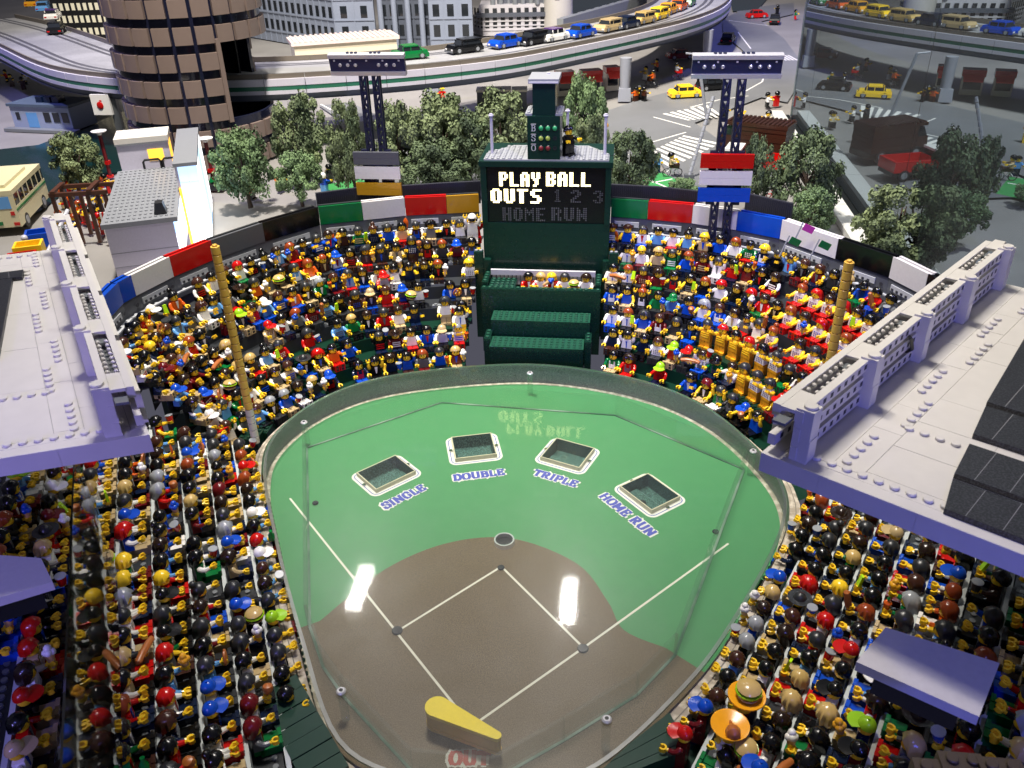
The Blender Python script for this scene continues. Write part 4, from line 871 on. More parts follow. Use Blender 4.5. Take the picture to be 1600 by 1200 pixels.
# ---- where everyone sits
FIG = []
SC = 1.02
def inroof(u, v):
    def inside(poly):
        c = False
        for i in range(len(poly)):
            (x1, y1), (x2, y2) = poly[i], poly[i-1]
            if (y1 > v) != (y2 > v) and u < (x2-x1)*(v-y1)/(y2-y1)+x1: c = not c
        return c
    return inside([(-200, 395), (108, 372), (225, 660), (-200, 760)]) or inside([(1210, 720), (1205, 660), (1525, 405), (1800, 480), (1800, 950)])
def seat(pos, face, sec, k, j, kind='sit', force=None):
    u, v, f = px(pos+Vector((0, 0, 2)))
    if not (-30 < u < 1630 and -40 < v < 1235) or inroof(u, v) or inroof(u+8, v-12): return
    r = random.Random(hash((sec, k, j)) & 0xffff if False else (sum(map(ord, sec))*7919+k*131+j*17) & 0xffffff)
    h = pick(r, HAIRS_); hc = pick(r, HAIRC); sh = pick(r, SHIRT); tk = pick(r, [('plain', 4), ('jacket', 3), ('stripes', 1), ('overall', 1), ('dots', .5)]); lg = pick(r, LEGS)
    if r.random() < .115: h = 'cap'; hc = pick(r, CAPS)
    if h == 'hood': hc = pick(r, [('red', 2), ('dark_red', 2), ('dark_grey', 3), ('brown', 1)])
    ac = pick(r, [('white', 4), ('red', 2), ('grey', 2), ('blue', 2), ('tan', 1)]); armc = sh if r.random() < .7 else pick(r, [('white', 3), ('skin', 2), (sh, 2)])
    item = None; t = r.random()
    if t < (.28 if sec[1] == 'o' else .24):
        w = r.random()*sum(x[2] for x in ITEMC)
        for a, b, c in ITEMC:
            w -= c
            if w <= 0: item = (a, b); break
    pose = [r.choice((0, -8, -20, -35, -55)), r.choice((0, -8, -20, -35, -55))]
    if r.random() < .10: pose = [-120, -120]
    d = dict(h=h, hc=hc, sh=sh, tk=tk, lg=lg, ac=ac, armc=armc, item=item, pose=pose, kind=kind, sec=sec, k=k, j=j, pos=pos, face=face, depth=f, twist=r.uniform(-.22, .22))
    if force: d.update(force)
    if d['tk'] == 'tie': d['ac'] = 'blue'
    FIG.append(d)
SECN = {'Lo': ('left outfield', 'scoreboard'), 'Ro': ('right outfield', 'scoreboard'), 'Li': ('left infield', 'foul pole'), 'Ri': ('right infield', 'foul pole')}
for side, sec in (('L', 'Lo'), ('R', 'Ro')):
    for k in range(NR):
        c = rowc(side, k/(NR-1)); L_ = sum((a-b).length for a, b in zip(c, c[1:])); n = int(L_/2.22); q = resample(c, n+1)
        for j in range(n):
            p = q[j].lerp(q[j+1], .5); t = (q[j+1]-q[j]).normalized(); f = Vector((-t.y, t.x, 0))
            if f.y > 0: f = -f
            if (p+f-Vector((0, 30, 0))).length > (p-Vector((0, 30, 0))).length: f = -f
            r = random.Random(k*977+j*13+(side == 'R')*5)
            if r.random() < (.09 if side == 'L' else .05): continue
            p = p+Vector((r.uniform(-.12, .12), r.uniform(-.12, .12), rowz(k))); fo = None; kd = 'sit'
            if side == 'R':
                if j < 2 and k in (1, 2, 4, 5) and r.random() < .7: fo = dict(sh='white', tk='tie', armc='white', hc=r.choice(('black', 'light_grey', 'reddish', 'black')), h='short')
                if k in (1, 2) and 6 <= j <= 11 and (k == 2 or j > 8): kd = 'stand'; fo = dict(sh='gold' if j < 10 else 'white', tk='stripes' if j < 10 else 'dots', armc='skin', lg='gold', ac='yellow' if j < 10 else 'purple', pose=[-70, -70], item=None, h=r.choice(('swept', 'hood', 'short', 'bun')), hc=r.choice(('black', 'dark_brown', 'red', 'dark_grey')))
                if k in (3, 4, 5) and j > n*.52 and j < n-3: fo = dict(sh='white', tk='dots', ac=r.choice(('purple', 'blue')), armc='skin', lg='red', pose=[-30, -30], h=r.choice(('bob', 'swept', 'bun', 'long')), hc=r.choice(('black', 'dark_brown', 'dark_grey', 'reddish', 'red')))
            elif k == 5 and j in (4,) or k == 2 and j == 1:
                kd = 'stand'
            seat(p, f, sec, k, j, kd, fo)
for side, sec in (('L', 'Li'), ('R', 'Ri')):
    for k in range(NI-1):
        n = 28
        for j in range(n):
            s = (32-2.27*j) if side == 'L' else (27-2.27*j)
            r = random.Random(k*571+j*29+(side == 'R')*3)
            s += (k % 2)*.9
            if k == 0 and s < (-8.5 if side == 'L' else -11): continue
            if k == 1 and s < (-11 if side == 'L' else -15): continue
            if r.random() < .05: continue
            p = inf_pt(side, s+r.uniform(-.1, .1), 1.9+2.72*k); p.z = infz(k)
            f = Vector((.885, .465, 0)) if side == 'L' else Vector((-.898, .44, 0))
            fo = None
            if side == 'L' and k == 0 and 4 < j < 12: fo = dict(sh='light_blue', armc='light_blue', tk='plain')
            if side == 'L' and k == 2 and r.random() < .12: fo = dict(h='cap', hc='blue')
            fo = dict(fo or {}); fo['pose'] = [r.choice((-20, -35, -50)), r.choice((-20, -35, -50))]
            seat(p, f, sec, k, j, 'sit', fo)
FIG.sort(key=lambda d: d['depth'])
for i, d in enumerate(FIG): d['i'] = i
# seat counts along each row, for the labels
rows = {}
for d in FIG: rows.setdefault((d['sec'], d['k']), []).append(d)
for v in rows.values():
    for n, d in enumerate(sorted(v, key=lambda d: d['j'])): d['n'] = n
print('figures in view', len(FIG), {s: sum(1 for d in FIG if d['sec'] == s) for s in SECN})
def where(d):
    s, ref = SECN[d['sec']]; last = NR if d['sec'][1] == 'o' else NI-1
    return '%s row %s, %s from %s' % (rowname(d['k'], last), s, ORD[d['n']], ref)
def figparts(d):
    """(part name, kind, materials, matrix, child list) of one figure in its own space"""
    st = d['kind'] == 'stand'; zt = 1.57 if st else .79; lg = P(d['lg']); sh = P(d['sh'])
    out = [('legs', 'legs_stand' if st else 'legs_sit', (lg, M_HOLE) if not st else (lg,), Matrix(), []),
           ('torso', 'torso_'+d['tk'], (sh, P(d['ac'])) if d['tk'] != 'plain' else (sh,), Matrix.Translation((0, 0, zt)), []),
           ('head', 'head', (M_SKIN, M_EYE), Matrix.Translation((0, 0, zt+1.36)) @ Matrix.Rotation(d['twist'], 4, 'Z'), [])]
    hm = Matrix.Translation((0, 0, zt+1.36)) @ Matrix.Rotation(d['twist'], 4, 'Z')
    nm = 'hat' if d['h'] in ('cap', 'beanie', 'hood', 'fedora') else 'hair'
    if d['h'] != 'bald': out.append((nm, 'hair_'+d['h'], (P(d['hc']),), hm @ Matrix.Translation((0, .02, .02)) @ Matrix.Scale(1.07, 4), []))
    am = M_SKIN if d['armc'] == 'skin' else P(d['armc']); hands = []
    for s, k, ph in ((1, 'arm_r', d['pose'][0]), (-1, 'arm_l', d['pose'][1])):
        A_ = Matrix.Translation((s*.70, 0, zt+1.0)) @ Matrix.Rotation(radians(ph), 4, 'X') @ Matrix.Rotation(radians(-6*s), 4, 'Y')
        H_ = Matrix.Translation((.17*s, -.74, -.76)) @ Matrix.Rotation(radians(30), 4, 'X')
        out.append(('arm', k, (am,), A_, [('hand', 'hand', (M_SKIN,), H_)])); hands.append(A_ @ H_ @ Matrix.Translation((0, -.26, 0)))
    return out, hands
NIND = 300
crowd = {}; cmats = []; used = set()
CV = []; CF = []; CM = []
for d in FIG:
    rz = atan2(d['face'].y, d['face'].x)+pi/2
    M = Matrix.Translation(d['pos']) @ Matrix.Rotation(rz, 4, 'Z') @ Matrix.Scale(SC, 4)
    if d['item']:
        if d['pose'][0] > -30: d['pose'][0] = -40
    parts, hands = figparts(d)
    if d['i'] < NIND:
        hn = HN[d['h']].format(cn(d['hc'])); tn = TN[d['tk']].format(cn(d['sh']))
        lab = '%s, %s, %s' % (hn, tn, where(d))
        if lab in used: lab += ' seat'
        used.add(lab)
        o = thing('toy_figure', lab, 'toy figure', group='toy figure spectators in the stands'); o.matrix_world = M
        if d['kind'] == 'stand': o['pose'] = 'standing'
        for nm, kd, ms, Mm, ch in parts:
            po = link(nm, pmesh(kd, ms), o, M=Mm)
            for n2, k2, m2, M2 in ch: link(n2, pmesh(k2, m2), po, M=M2)
    else:
        for nm, kd, ms, Mm, ch in parts:
            for k2, m2, M2 in [(kd, ms, Mm)]+[(c[1], c[2], Mm @ c[3]) for c in ch]:
                mb = PM[k2]; MM = M @ M2; o_ = len(CV); ix = []
                for m in m2:
                    if m not in cmats: cmats.append(m)
                    ix.append(cmats.index(m))
                CV += [MM @ Vector(p) for p in mb.v]; CF += [tuple(i+o_ for i in f) for f in mb.f]; CM += [ix[min(q, len(ix)-1)] for q in mb.m]
    if d['item']:
        kd, c = d['item']; Mh = M @ hands[0]; r = random.Random(d['i']); loc = Mh.translation
        Mi = Matrix.Translation(loc+Vector((0, 0, -.15))) @ Matrix.Rotation(r.uniform(0, 6.28) if kd not in ('hot_dog', 'pretzel', 'ice_pop', 'flag') else rz+r.uniform(-.5, .5), 4, 'Z') @ Matrix.Rotation(r.uniform(-.35, .35), 4, 'X') @ Matrix.Scale(1.0 if kd != 'hamburger' else 1.1, 4)
        adj = ADJ.get((kd, c), cn(c)); make_item(kd, c, Mi, '%s %s held in %s' % (adj, IN.get(kd, kd), where(d)))
if CV:
    me = bpy.data.meshes.new('crowd'); me.from_pydata(CV, [], CF)
    for m in cmats: me.materials.append(m)
    me.polygons.foreach_set('material_index', CM); me.polygons.foreach_set('use_smooth', [True]*len(CF)); me.set_sharp_from_angle(angle=radians(44)); me.update()
    o = link('crowd', me); o['kind'] = 'stuff'; tag(o, 'crowd of toy figures filling the farther outfield rows below the coloured boards', 'crowd')
# ---- single figures with a place of their own
def figure(label, u, v, z, rz, kind='stand', **kw):
    d = dict(h='short', hc='black', sh='black', tk='plain', lg='black', ac='white', armc=kw.get('sh', 'black'), pose=[-30, -30], kind=kind, twist=0); d.update(kw)
    o = thing('toy_figure', label, 'toy figure', at(u, v, z) if kw.get('loc') is None else kw['loc'], rz); o.scale = (SC*kw.get('sc', 1),)*3
    parts, hands = figparts(d)
    for nm, kd, ms, Mm, ch in parts:
        po = link(nm, pmesh(kd, ms), o, M=Mm)
        for n2, k2, m2, M2 in ch: link(n2, pmesh(k2, m2), po, M=M2)
    return o
p = aty(888, 240, 74.0); figure('black suited toy figure standing on the scoreboard roof beside the booth', 0, 0, 0, .7, loc=(p.x, 74.0, 27.3), hc='black')
p = aty(733, 372, 76.0)
aso = figure('white space suit toy figure in a dark visor beside the scoreboard', 0, 0, 0, .1, loc=(-11.6, 76.2, 13.4), sh='white', lg='white', h='beanie', hc='white', pose=[-130, -130], armc='white', sc=1.06)
MB().ball((0, -.12, 0), .50, 0, 12, 8).build('visor', plastic('visor_dark', (0.01, 0.01, 0.015), .08, 0), aso, loc=(0, 0, 3.40)); MB().box(-.6, .6, .4, .8, 1.7, 2.7).build('backpack', P('white'), aso, 0)
for i, (x, hc, h, sh) in enumerate(((-2.4, 'black', 'short', 'red'), (-.6, 'blonde', 'short', 'white'), (1.0, 'yellow', 'long', 'red'), (2.9, 'dark_grey', 'bob', 'white'), (6.0, 'dark_brown', 'swept', 'white'))):
    figure('%s haired toy figure %s in the green box under the scoreboard' % (cn(hc), ('at the left', 'next to the cone', 'beside the cone', 'next to the burger', 'at the right end')[i]), 0, 0, 0, random.Random(i).uniform(-.3, .3), 'sit', loc=(x, 69.2, 8.35-.2), hc=hc, h=h, sh=sh, tk='jacket', ac='white')
make_item('ice_cream', 'blue', Matrix.Translation((.1, 67.9, 10.3)) @ Matrix.Rotation(1.0, 4, 'Y'), 'blue scooped ice cream cone held up in the green scoreboard box')
make_item('hamburger', 'tan', Matrix.Translation((4.3, 67.9, 10.1)), 'stacked hamburger held up in the green scoreboard box')

# ---- vendors and odd figures that stand out in the stands
def tray(label, flabel, u, v, z, kind, sh_):
    p = at(u, v, z); figure(flabel, 0, 0, 0, -2.0, loc=(p.x, p.y, z-4.15), sh=sh_, armc=sh_, lg='black', h='bald', pose=[-110, -110])
    t = thing('food_tray', label, 'food tray', p); M_AMB = plastic('amber_tray', LIN('eda21c'), .25)
    MB().lathe([(.5, -.25), (.75, 0), (.9, .1), (1.5, .38), (1.62, .42), (1.60, .5), (1.45, .48), (.8, .2), (.1, .16)], 24, 0, Matrix.Scale(.86, 4)).build('bowl', M_AMB, t)
    make_item(kind, 'tan' if kind == 'hamburger' else 'reddish', Matrix.Translation(p+Vector((.1, .1, .25))) @ (Matrix.Rotation(1.2, 4, 'X') if kind != 'hamburger' else Matrix()) @ Matrix.Scale(1.25, 4), ('large stacked hamburger' if kind == 'hamburger' else 'large brown drumstick')+' lying in an amber food tray in the right infield stand')
tray('amber bowl tray with a hamburger carried overhead in right infield stand', 'toy figure under the amber tray with the hamburger', 1166, 1092, 8.0, 'hamburger', 'dark_red')
tray('amber bowl tray with a drumstick carried overhead in right infield stand', 'toy figure under the amber tray with the drumstick', 1140, 1138, 7.6, 'drumstick', 'white')
for u, v, z, cap, lab in ((1102, 1098, 6.0, 'blue', 'blue capped toy figure in a dark red top at the right dugout corner'), (1070, 1140, 5.6, 'red', 'red capped toy figure in a dark red top at the right dugout corner')):
    p = at(u, v, z); figure(lab, 0, 0, 0, -1.9, 'stand', loc=(p.x, p.y, z-4.0), sh='dark_red', armc='dark_red', lg='dark_red', h='cap', hc=cap)
p = at(805, 490-372+372, 9); q = at(808, 440, 9)
p = aty(602, 462, 66.5); figure('standing vendor in white with red cap, sleeves and trousers in left outfield stand', 0, 0, 0, .5, loc=(p.x, p.y, p.z-.2), sh='white', armc='red', lg='red', h='cap', hc='red', pose=[-70, -20])
p = aty(720, 518, 61.5); figure('standing vendor in white shirt with blue tie beside the scoreboard ledges', 0, 0, 0, .3, loc=(p.x, p.y, p.z-.3), sh='white', tk='tie', ac='blue', armc='white', lg='yellow', h='short', hc='black', pose=[-110, -10])
for u, v, y_, c, lab in ((1222, 392, 66, 'green', 'green flag on a pale staff in the right outfield back row'), (1268, 398, 64.5, 'green', 'second green flag waving nearer the right foul pole'), (1243, 372, 66.5, 'pink', 'pink flag waving between the two green flags')):
    p = aty(u, v, y_); make_item('flag', c, Matrix.Translation(p) @ Matrix.Rotation(.3, 4, 'Y') @ Matrix.Scale(1.05, 4), lab)
for u, v, y_, r_, lab in ((358, 398, 71.5, -.8, 'brown loaf held aslant behind the left foul pole, left of its twin'), (374, 400, 71.5, .5, 'brown loaf held aslant behind the left foul pole, right of its twin'), (566, 372, 77, -.3, 'brown loaf raised in the back row below the white board')):
    p = aty(u, v, y_); make_item('baguette', 'reddish', Matrix.Translation(p) @ Matrix.Rotation(r_, 4, 'Y') @ Matrix.Scale(1.3, 4), lab)
for u, v, y_, lab in ((520, 380, 74, 'orange fish on a line in the back row below the green board'), (635, 358, 78, 'orange fish held upright below the white board')):
    p = aty(u, v, y_); make_item('fish', 'orange', Matrix.Translation(p) @ Matrix.Scale(1.3, 4), lab)
# ================================================================== the model city behind the stadium
# ---- trees: trunk with limbs, crown of leaf clumps with gaps
M_LEAF = []
for nm, a, b in (('leaf_olive', '3c4c30', '8e9c6c'), ('leaf_green', '3c5034', '84a06a'), ('leaf_dark', '2e3e28', '6c7e56')):
    M_LEAF.append(speckle('foliage_'+nm, LIN(a), LIN(b), 1.1, 0.75, 0.36, 0.66))
M_BARK = plastic('bark', LIN('3a2c20'), 0.8)
def crown_mesh(seed, m, n=48, leaves=150):
    r = random.Random(seed); vs = []; fs = []
    cl = []
    for i in range(n):
        t = r.random(); a = r.uniform(0, 6.28); z = .26+.70*t; w = .47*math.sqrt(max(.05, 1-((t-.42)/.64)**2)); q = w*math.sqrt(r.uniform(.12, 1)); cl.append((q*cos(a), q*sin(a), z, r.uniform(.085, .15)))
    for k in range(16):
        a = r.uniform(0, 6.28); z = r.uniform(.34, 1.0); w = .50*math.sqrt(max(.03, 1-((z-.55)/.5)**2)); cl.append((w*cos(a), w*sin(a), z, r.uniform(.06, .11)))
    for cx_, cy_, cz, cr in cl:
        for k in range(leaves):
            d = Vector((r.gauss(0, 1), r.gauss(0, 1), r.gauss(0, .8))).normalized(); c = Vector((cx_, cy_, cz))+d*cr*r.uniform(.55, 1.05)
            n_ = (d+Vector((r.uniform(-.7, .7), r.uniform(-.7, .7), r.uniform(-.4, .9)))).normalized(); a = n_.orthogonal().normalized(); b = n_.cross(a); t = r.uniform(0, 6.28); a, b = a*cos(t)+b*sin(t), b*cos(t)-a*sin(t); s = r.uniform(.014, .030)
            o = len(vs); vs += [c-a*s, c+b*s*.8, c+a*s, c-b*s*.8+n_*s*.3]; fs.append((o, o+1, o+2, o+3))
    me = bpy.data.meshes.new('crown'); me.from_pydata(vs, [], fs); me.materials.append(m); me.update(); return me
CROWN = [crown_mesh(i+11, M_LEAF[(0, 1, 0, 2, 1, 2)[i]]) for i in range(6)]
def trunk_mesh(seed):
    r = random.Random(seed); m = MB(); m.tube([(0, 0, 0), (.02, .01, .15), (-.01, 0, .34), (.01, .02, .7)], [.05, .036, .03, .012], 8)
    for k in range(9):
        a = r.uniform(0, 6.28); z = r.uniform(.22, .5); l = r.uniform(.16, .28); m.tube([(0, 0, z), (l*.5*cos(a), l*.5*sin(a), z+.10), (l*cos(a), l*sin(a), z+.26)], [.022, .015, .006], 6)
    return m.mesh('trunk', M_BARK)
TRUNK = [trunk_mesh(i) for i in range(3)]
def tree(label, u, vb, w, vt, var):
    p = at(u, vb, GZ); top = aty(u, vt, p.y).z; f = px(p)[2]; wd = w*f/FOC; t = thing('tree', label, 'tree', p, rnd()*6.28, 'model trees around the stadium')
    s = (wd/.98, wd/.98, (top-GZ))
    link('trunk', TRUNK[var % 3], t).scale = s; link('crown', CROWN[var], t).scale = s
for a in (('bushy green tree behind the wall just right of the brown tower', 392, 325, 82, 205, 1), ('tall olive tree with two crowns behind the highway pillar left of the light tower', 478, 285, 78, 155, 0), ('small round bright green tree in front of the tall olive tree', 473, 322, 62, 238, 4),
          ('narrow olive tree directly left of the lattice light tower', 556, 312, 62, 166, 2), ('narrow olive tree between the lattice light tower and the tree clump', 630, 305, 78, 168, 0), ('broad olive tree at the centre of the clump left of the scoreboard', 690, 296, 108, 155, 0),
          ('low dark round tree in front of the tree clump', 682, 318, 98, 226, 3), ('tall olive tree rising next to the scoreboard booth on its left', 785, 285, 108, 150, 2), ('dark tree half hidden behind the left edge of the scoreboard', 735, 300, 84, 186, 3),
          ('tall upright green tree right behind the scoreboard roof', 912, 272, 64, 122, 4), ('thin pale tree behind the black suited figure on the scoreboard', 922, 300, 52, 184, 0), ('dark rounded tree right of the scoreboard beside the bicycle', 982, 318, 78, 206, 5),
          ('broad dark tree behind the ribbed fence by the brown van', 1250, 352, 92, 208, 5), ('dark tree directly right of the lattice tower in front of the van', 1172, 330, 48, 214, 5), ('small green tree low against the outfield wall at the white kerb', 1262, 378, 66, 298, 4),
          ('large dark tree at the foot of the mirror glass wall', 1392, 422, 118, 294, 2), ('lone autumn olive tree beside the canal and red lamp', 132, 306, 68, 214, 0), ('low bush beside the green lawn behind the wall', 1066, 312, 44, 280, 4), ('tiny tree tuft on the lawn edge behind the ribbed fence', 992, 316, 30, 282, 1)): tree(*a)
# ---- brown cylindrical tower the highway runs through
tw = thing('round_tower', 'brown round office tower with dark window bands and a highway through it', 'tower', (-90, 155, GZ))
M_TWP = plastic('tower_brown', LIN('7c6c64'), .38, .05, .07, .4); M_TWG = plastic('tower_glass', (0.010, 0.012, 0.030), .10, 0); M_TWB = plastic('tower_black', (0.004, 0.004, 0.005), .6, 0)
RT = 17.5; NP = 24; A0 = radians(-63.5)
def arcseg(mb, r0, r1, a0, a1, z0, z1, n=4, mi=0):
    po = [(r1*cos(a0+(a1-a0)*i/n), r1*sin(a0+(a1-a0)*i/n)) for i in range(n+1)]+[(r0*cos(a1-(a1-a0)*i/n), r0*sin(a1-(a1-a0)*i/n)) for i in range(n+1)]
    return mb.prism(po, z0, z1, mi)
BP = 5.45; pmeshes = {}
for b in range(12):
    z0 = .2+b*BP; z1 = z0+3.55; mbb = MB()
    for k in range(NP):
        a0 = A0+2*pi*k/NP+radians(3.5); a1 = a0+2*pi/NP; am = (a0+a1)/2-A0; am = (am+pi) % (2*pi)-pi
        open_ = 11 < z0+1.5 < 28 and (radians(20) < am < radians(125)); openl = 8 < z0+2 < 19 and am < radians(-112) 
        if open_ or openl: continue
        if ('p', 0) not in pmeshes: pmeshes[('p', 0)] = arcseg(MB(), RT-1.2, RT, .023, 2*pi/NP-.023, 0, 3.55, 4).mesh('panel', M_TWP, 30)
        link('panel', pmeshes[('p', 0)], tw, (0, 0, z0), (0, 0, a0))
        if ('w', 0) not in pmeshes: pmeshes[('w', 0)] = arcseg(MB(), RT-1.6, RT-.8, 0, 2*pi/NP, -.03, BP+.02, 4).mesh('window', M_TWG, 30)
        link('window', pmeshes[('w', 0)], tw, (0, 0, z0), (0, 0, a0))
for a, z0, z1 in ((A0+radians(19), 10.5, 28.2),):
    MB().box(RT-2.2, RT+.1, -.5, .5, z0, z1).build('opening_post', M_TWP, tw, 0, rot=None).rotation_euler = (0, 0, a)
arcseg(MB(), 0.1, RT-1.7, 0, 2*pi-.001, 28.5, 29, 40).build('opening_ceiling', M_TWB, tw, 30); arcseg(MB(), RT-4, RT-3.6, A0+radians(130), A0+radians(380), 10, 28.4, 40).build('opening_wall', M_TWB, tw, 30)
# ---- elevated highway
hw = thing('highway', 'curved elevated highway with white and green side bands on pillars', 'highway')
HF = crom([(-240, 262), (-207, 236), (-177, 208), (-149, 181), (-131, 167), (-112, 158.5), (-96, 156), (-83, 156.5), (-69, 159), (-48, 166.5), (-33, 174.5), (-18, 186), (-3, 204), (15, 228), (31, 253), (43, 282), (50, 315), (51, 350), (46, 390), (36, 425)], 4, False)
HF = resample(HF, 110)
HB = []
for i, p in enumerate(HF):
    t = (HF[min(i+1, 109)]-HF[max(i-1, 0)]).normalized(); HB.append(p+Vector((-t.y, t.x, 0))*27)
HB = [sum((HB[max(0, min(109, i+k))] for k in range(-3, 4)), Vector())/7 for i in range(110)]
M_HWR = speckle('highway_grey', (0.24, 0.24, 0.245), (0.30, 0.30, 0.305), .08, .5); M_HWW = plastic('highway_white', LIN('c9c6d0'), .35); M_HWG = plastic('highway_green', LIN('2c6a52'), .35); M_HWU = plastic('highway_under', LIN('6c7178'), .45); M_HWF = plastic('highway_rail', LIN('6b6358'), .5); M_LANE = plastic('lane_dark', (0.075, 0.075, 0.085), .5)
DZ = 21.6
mb = MB(); n = 110; vs = [(p.x, p.y, DZ) for p in HF]+[(p.x, p.y, DZ) for p in HB]+[(p.x, p.y, 17.0) for p in HF]+[(p.x, p.y, 17.0) for p in HB]
fs = [(i, i+1, n+i+1, n+i) for i in range(n-1)]+[(2*n+i, 3*n+i, 3*n+i+1, 2*n+i+1) for i in range(n-1)]; mb.add(vs, fs)
ins = [HF[i].lerp(HB[i], .02) for i in range(n)]; ins2 = [HF[i].lerp(HB[i], .98) for i in range(n)]
for L_ in (ins, ins2): o = len(mb.v); mb.v += [(p.x, p.y, 17.0) for p in L_]+[(p.x, p.y, DZ) for p in L_]; mb.f += [(o+i, o+i+1, o+n+i+1, o+n+i) for i in range(n-1)]; mb.m += [0]*(n-1)
mb.build('deck', M_HWU, hw, 20)
mb = MB(); a = [HF[i].lerp(HB[i], .025) for i in range(n)]; b = [HF[i].lerp(HB[i], .975) for i in range(n)]; mb.add([(p.x, p.y, DZ+.05) for p in a]+[(p.x, p.y, DZ+.05) for p in b], fs[:n-1]); mb.build('road_surface', M_HWR, hw, 20)
for t0 in (.22, .30, .72, .80):
    mb = MB(); a = [HF[i].lerp(HB[i], t0) for i in range(n)]; b = [HF[i].lerp(HB[i], t0+.045) for i in range(n)]; mb.add([(p.x, p.y, DZ+.07) for p in a]+[(p.x, p.y, DZ+.07) for p in b], fs[:n-1]); mb.build('tyre_groove', M_LANE, hw, 20)
for i in range(0, n-2, 2):
    a, b, c = HF[i], HF[i+1], HF[i+2]; g = (c-a).normalized()*.06
    for nm, m, z0, z1, th in (('white_band', M_HWW, 20.4, 22.0, -.5), ('green_band', M_HWG, 19.4, 20.37, -.42), ('white_band', M_HWW, 18.5, 19.37, -.5), ('rail_panel', M_HWF, 22.03, 23.1, .35)):
        q = MB(); P0 = a+g; P2 = c-g; e0 = Vector((-(c-a).y, (c-a).x, 0)).normalized()*th
        q.prism([P0, b, P2, P2+e0, b+e0, P0+e0] if th > 0 else [P0+e0, b+e0, P2+e0, P2, b, P0], z0, z1); q.build(nm, m, hw, 0)
    a, b, c = HB[i], HB[i+1], HB[i+2]; q = MB(); e0 = Vector((-(c-a).y, (c-a).x, 0)).normalized()*-.5; q.prism([a+e0, b+e0, c-g*0+e0, c, b, a], 21.65, 22.9); q.build('rail_panel', M_HWF, hw, 0)
for u, v in ((967, 165), (1098, 110), (664, 162), (240, 190)):
    p = at(u, v, GZ); p.y += 7; p.x += 1.5*(u > 600); q = MB().box(-1.9, 1.9, -1.9, 1.9, 0, 3.6, 0, None, (-1.7, 1.7, -1.7, 1.7)); q.build('pillar_foot', plastic('pillar_grey', LIN('8d9098'), .45), hw, 0, (p.x, p.y, GZ)); MB().cyl((0, 0, 3.6), 1.45, 17.0-GZ-3.6, 16, r2=1.7).build('pillar', plastic('pillar_grey', LIN('8d9098'), .45), hw, 38, (p.x, p.y, GZ))
# ---- vehicles
M_TYRE = plastic('tyre', (0.012, 0.012, 0.013), .5); M_HUB = plastic('hub', LIN('8d9094'), .3); M_CARGL = plastic('car_glass', (0.015, 0.018, 0.022), .06, 0)
CARM = {}
def wheels(t, L, W, r, xs):
    if ('wh', r) not in CARM: CARM[('wh', r)] = (MB().lathe([(r*.7, -.35), (r, -.3), (r, .3), (r*.7, .35)], 14).mesh('tyre', M_TYRE), MB().lathe([(r*.55, -.40), (r*.55, .40)], 10).mesh('hub', M_HUB))
    for x in xs:
        for s in (-1, 1):
            w_ = link('wheel', CARM[('wh', r)][0], t, (x, s*(W/2-.32), r), (pi/2, 0, 0)); link('hub', CARM[('wh', r)][1], w_)
def car(label, loc, rz, c, L=9.6, W=4.6, style=0, roofc=None):
    t = thing('car', label, 'car', loc, rz, 'brick built cars on the roads'); m = P(c); k = (c, style)
    if k not in CARM:
        b = MB(); b.box(-L/2, L/2, -W/2, W/2, .55, 1.55); b.box(-L/2+.15, L/2-.25, -W/2+.1, W/2-.1, 1.55, 2.25, 0, None, (-L/2+.4, L/2-.7, -W/2+.2, W/2-.2)); 
        for x in (-L*.3, L*.3): b.box(x-1.1, x+1.1, -W/2-.06, W/2+.06, 1.3, 1.75)
        if style == 0: cb_ = MB().box(-L*.22, L*.18, -W/2+.35, W/2-.35, 3.25, 3.55)
        else: cb_ = MB().box(-L*.46, L*.14, -W/2+.3, W/2-.3, 3.2, 3.6)
        g = MB(); x0, x1 = (-L*.32, L*.28) if style == 0 else (-L*.47, L*.24)
        g.box(x0, x1, -W/2+.35, W/2-.35, 2.25, 3.25, 0, None, (x0+.9, x1-.9, -W/2+.5, W/2-.5))
        pil = MB()
        for x in (x0+.5, 0, x1-.6):
            for s in (-1, 1): pil.box(x-.12, x+.12, s*(W/2-.45)-.12, s*(W/2-.45)+.12, 2.2, 3.3)
        CARM[k] = [b.mesh('body', m, 0), cb_.mesh('roof', P(roofc or c), 0), g.mesh('window', M_CARGL, 0), pil.mesh('window_post', m, 0), MB().box(L/2-.05, L/2+.06, -W/2+.3, -W/2+1.1, 1.0, 1.4).mesh('headlight', P('white'), 0), MB().box(-L/2-.06, -L/2+.05, -W/2+.2, -W/2+1.0, 1.0, 1.4).mesh('tail_light', P('red'), 0), MB().box(L/2-.1, L/2+.22, -W/2+.1, W/2-.1, .5, .85).mesh('bumper', P('grey'), 0)]
    ms = CARM[k]
    for nm, me in zip(('body', 'roof', 'window', 'window_post', 'headlight', 'tail_light', 'bumper'), ms): link(nm, me, t)
    link('headlight', ms[4], t, (0, W-1.4, 0)); link('tail_light', ms[5], t, (0, W-1.2, 0)); wheels(t, L, W, .95, (-L*.3, L*.3)); return t
def hdir(p):
    i = min(range(n), key=lambda i: (HF[i]-Vector((p.x, p.y, 0))).length); d = HF[min(i+1, n-1)]-HF[max(0, i-1)]; return atan2(d.y, d.x)
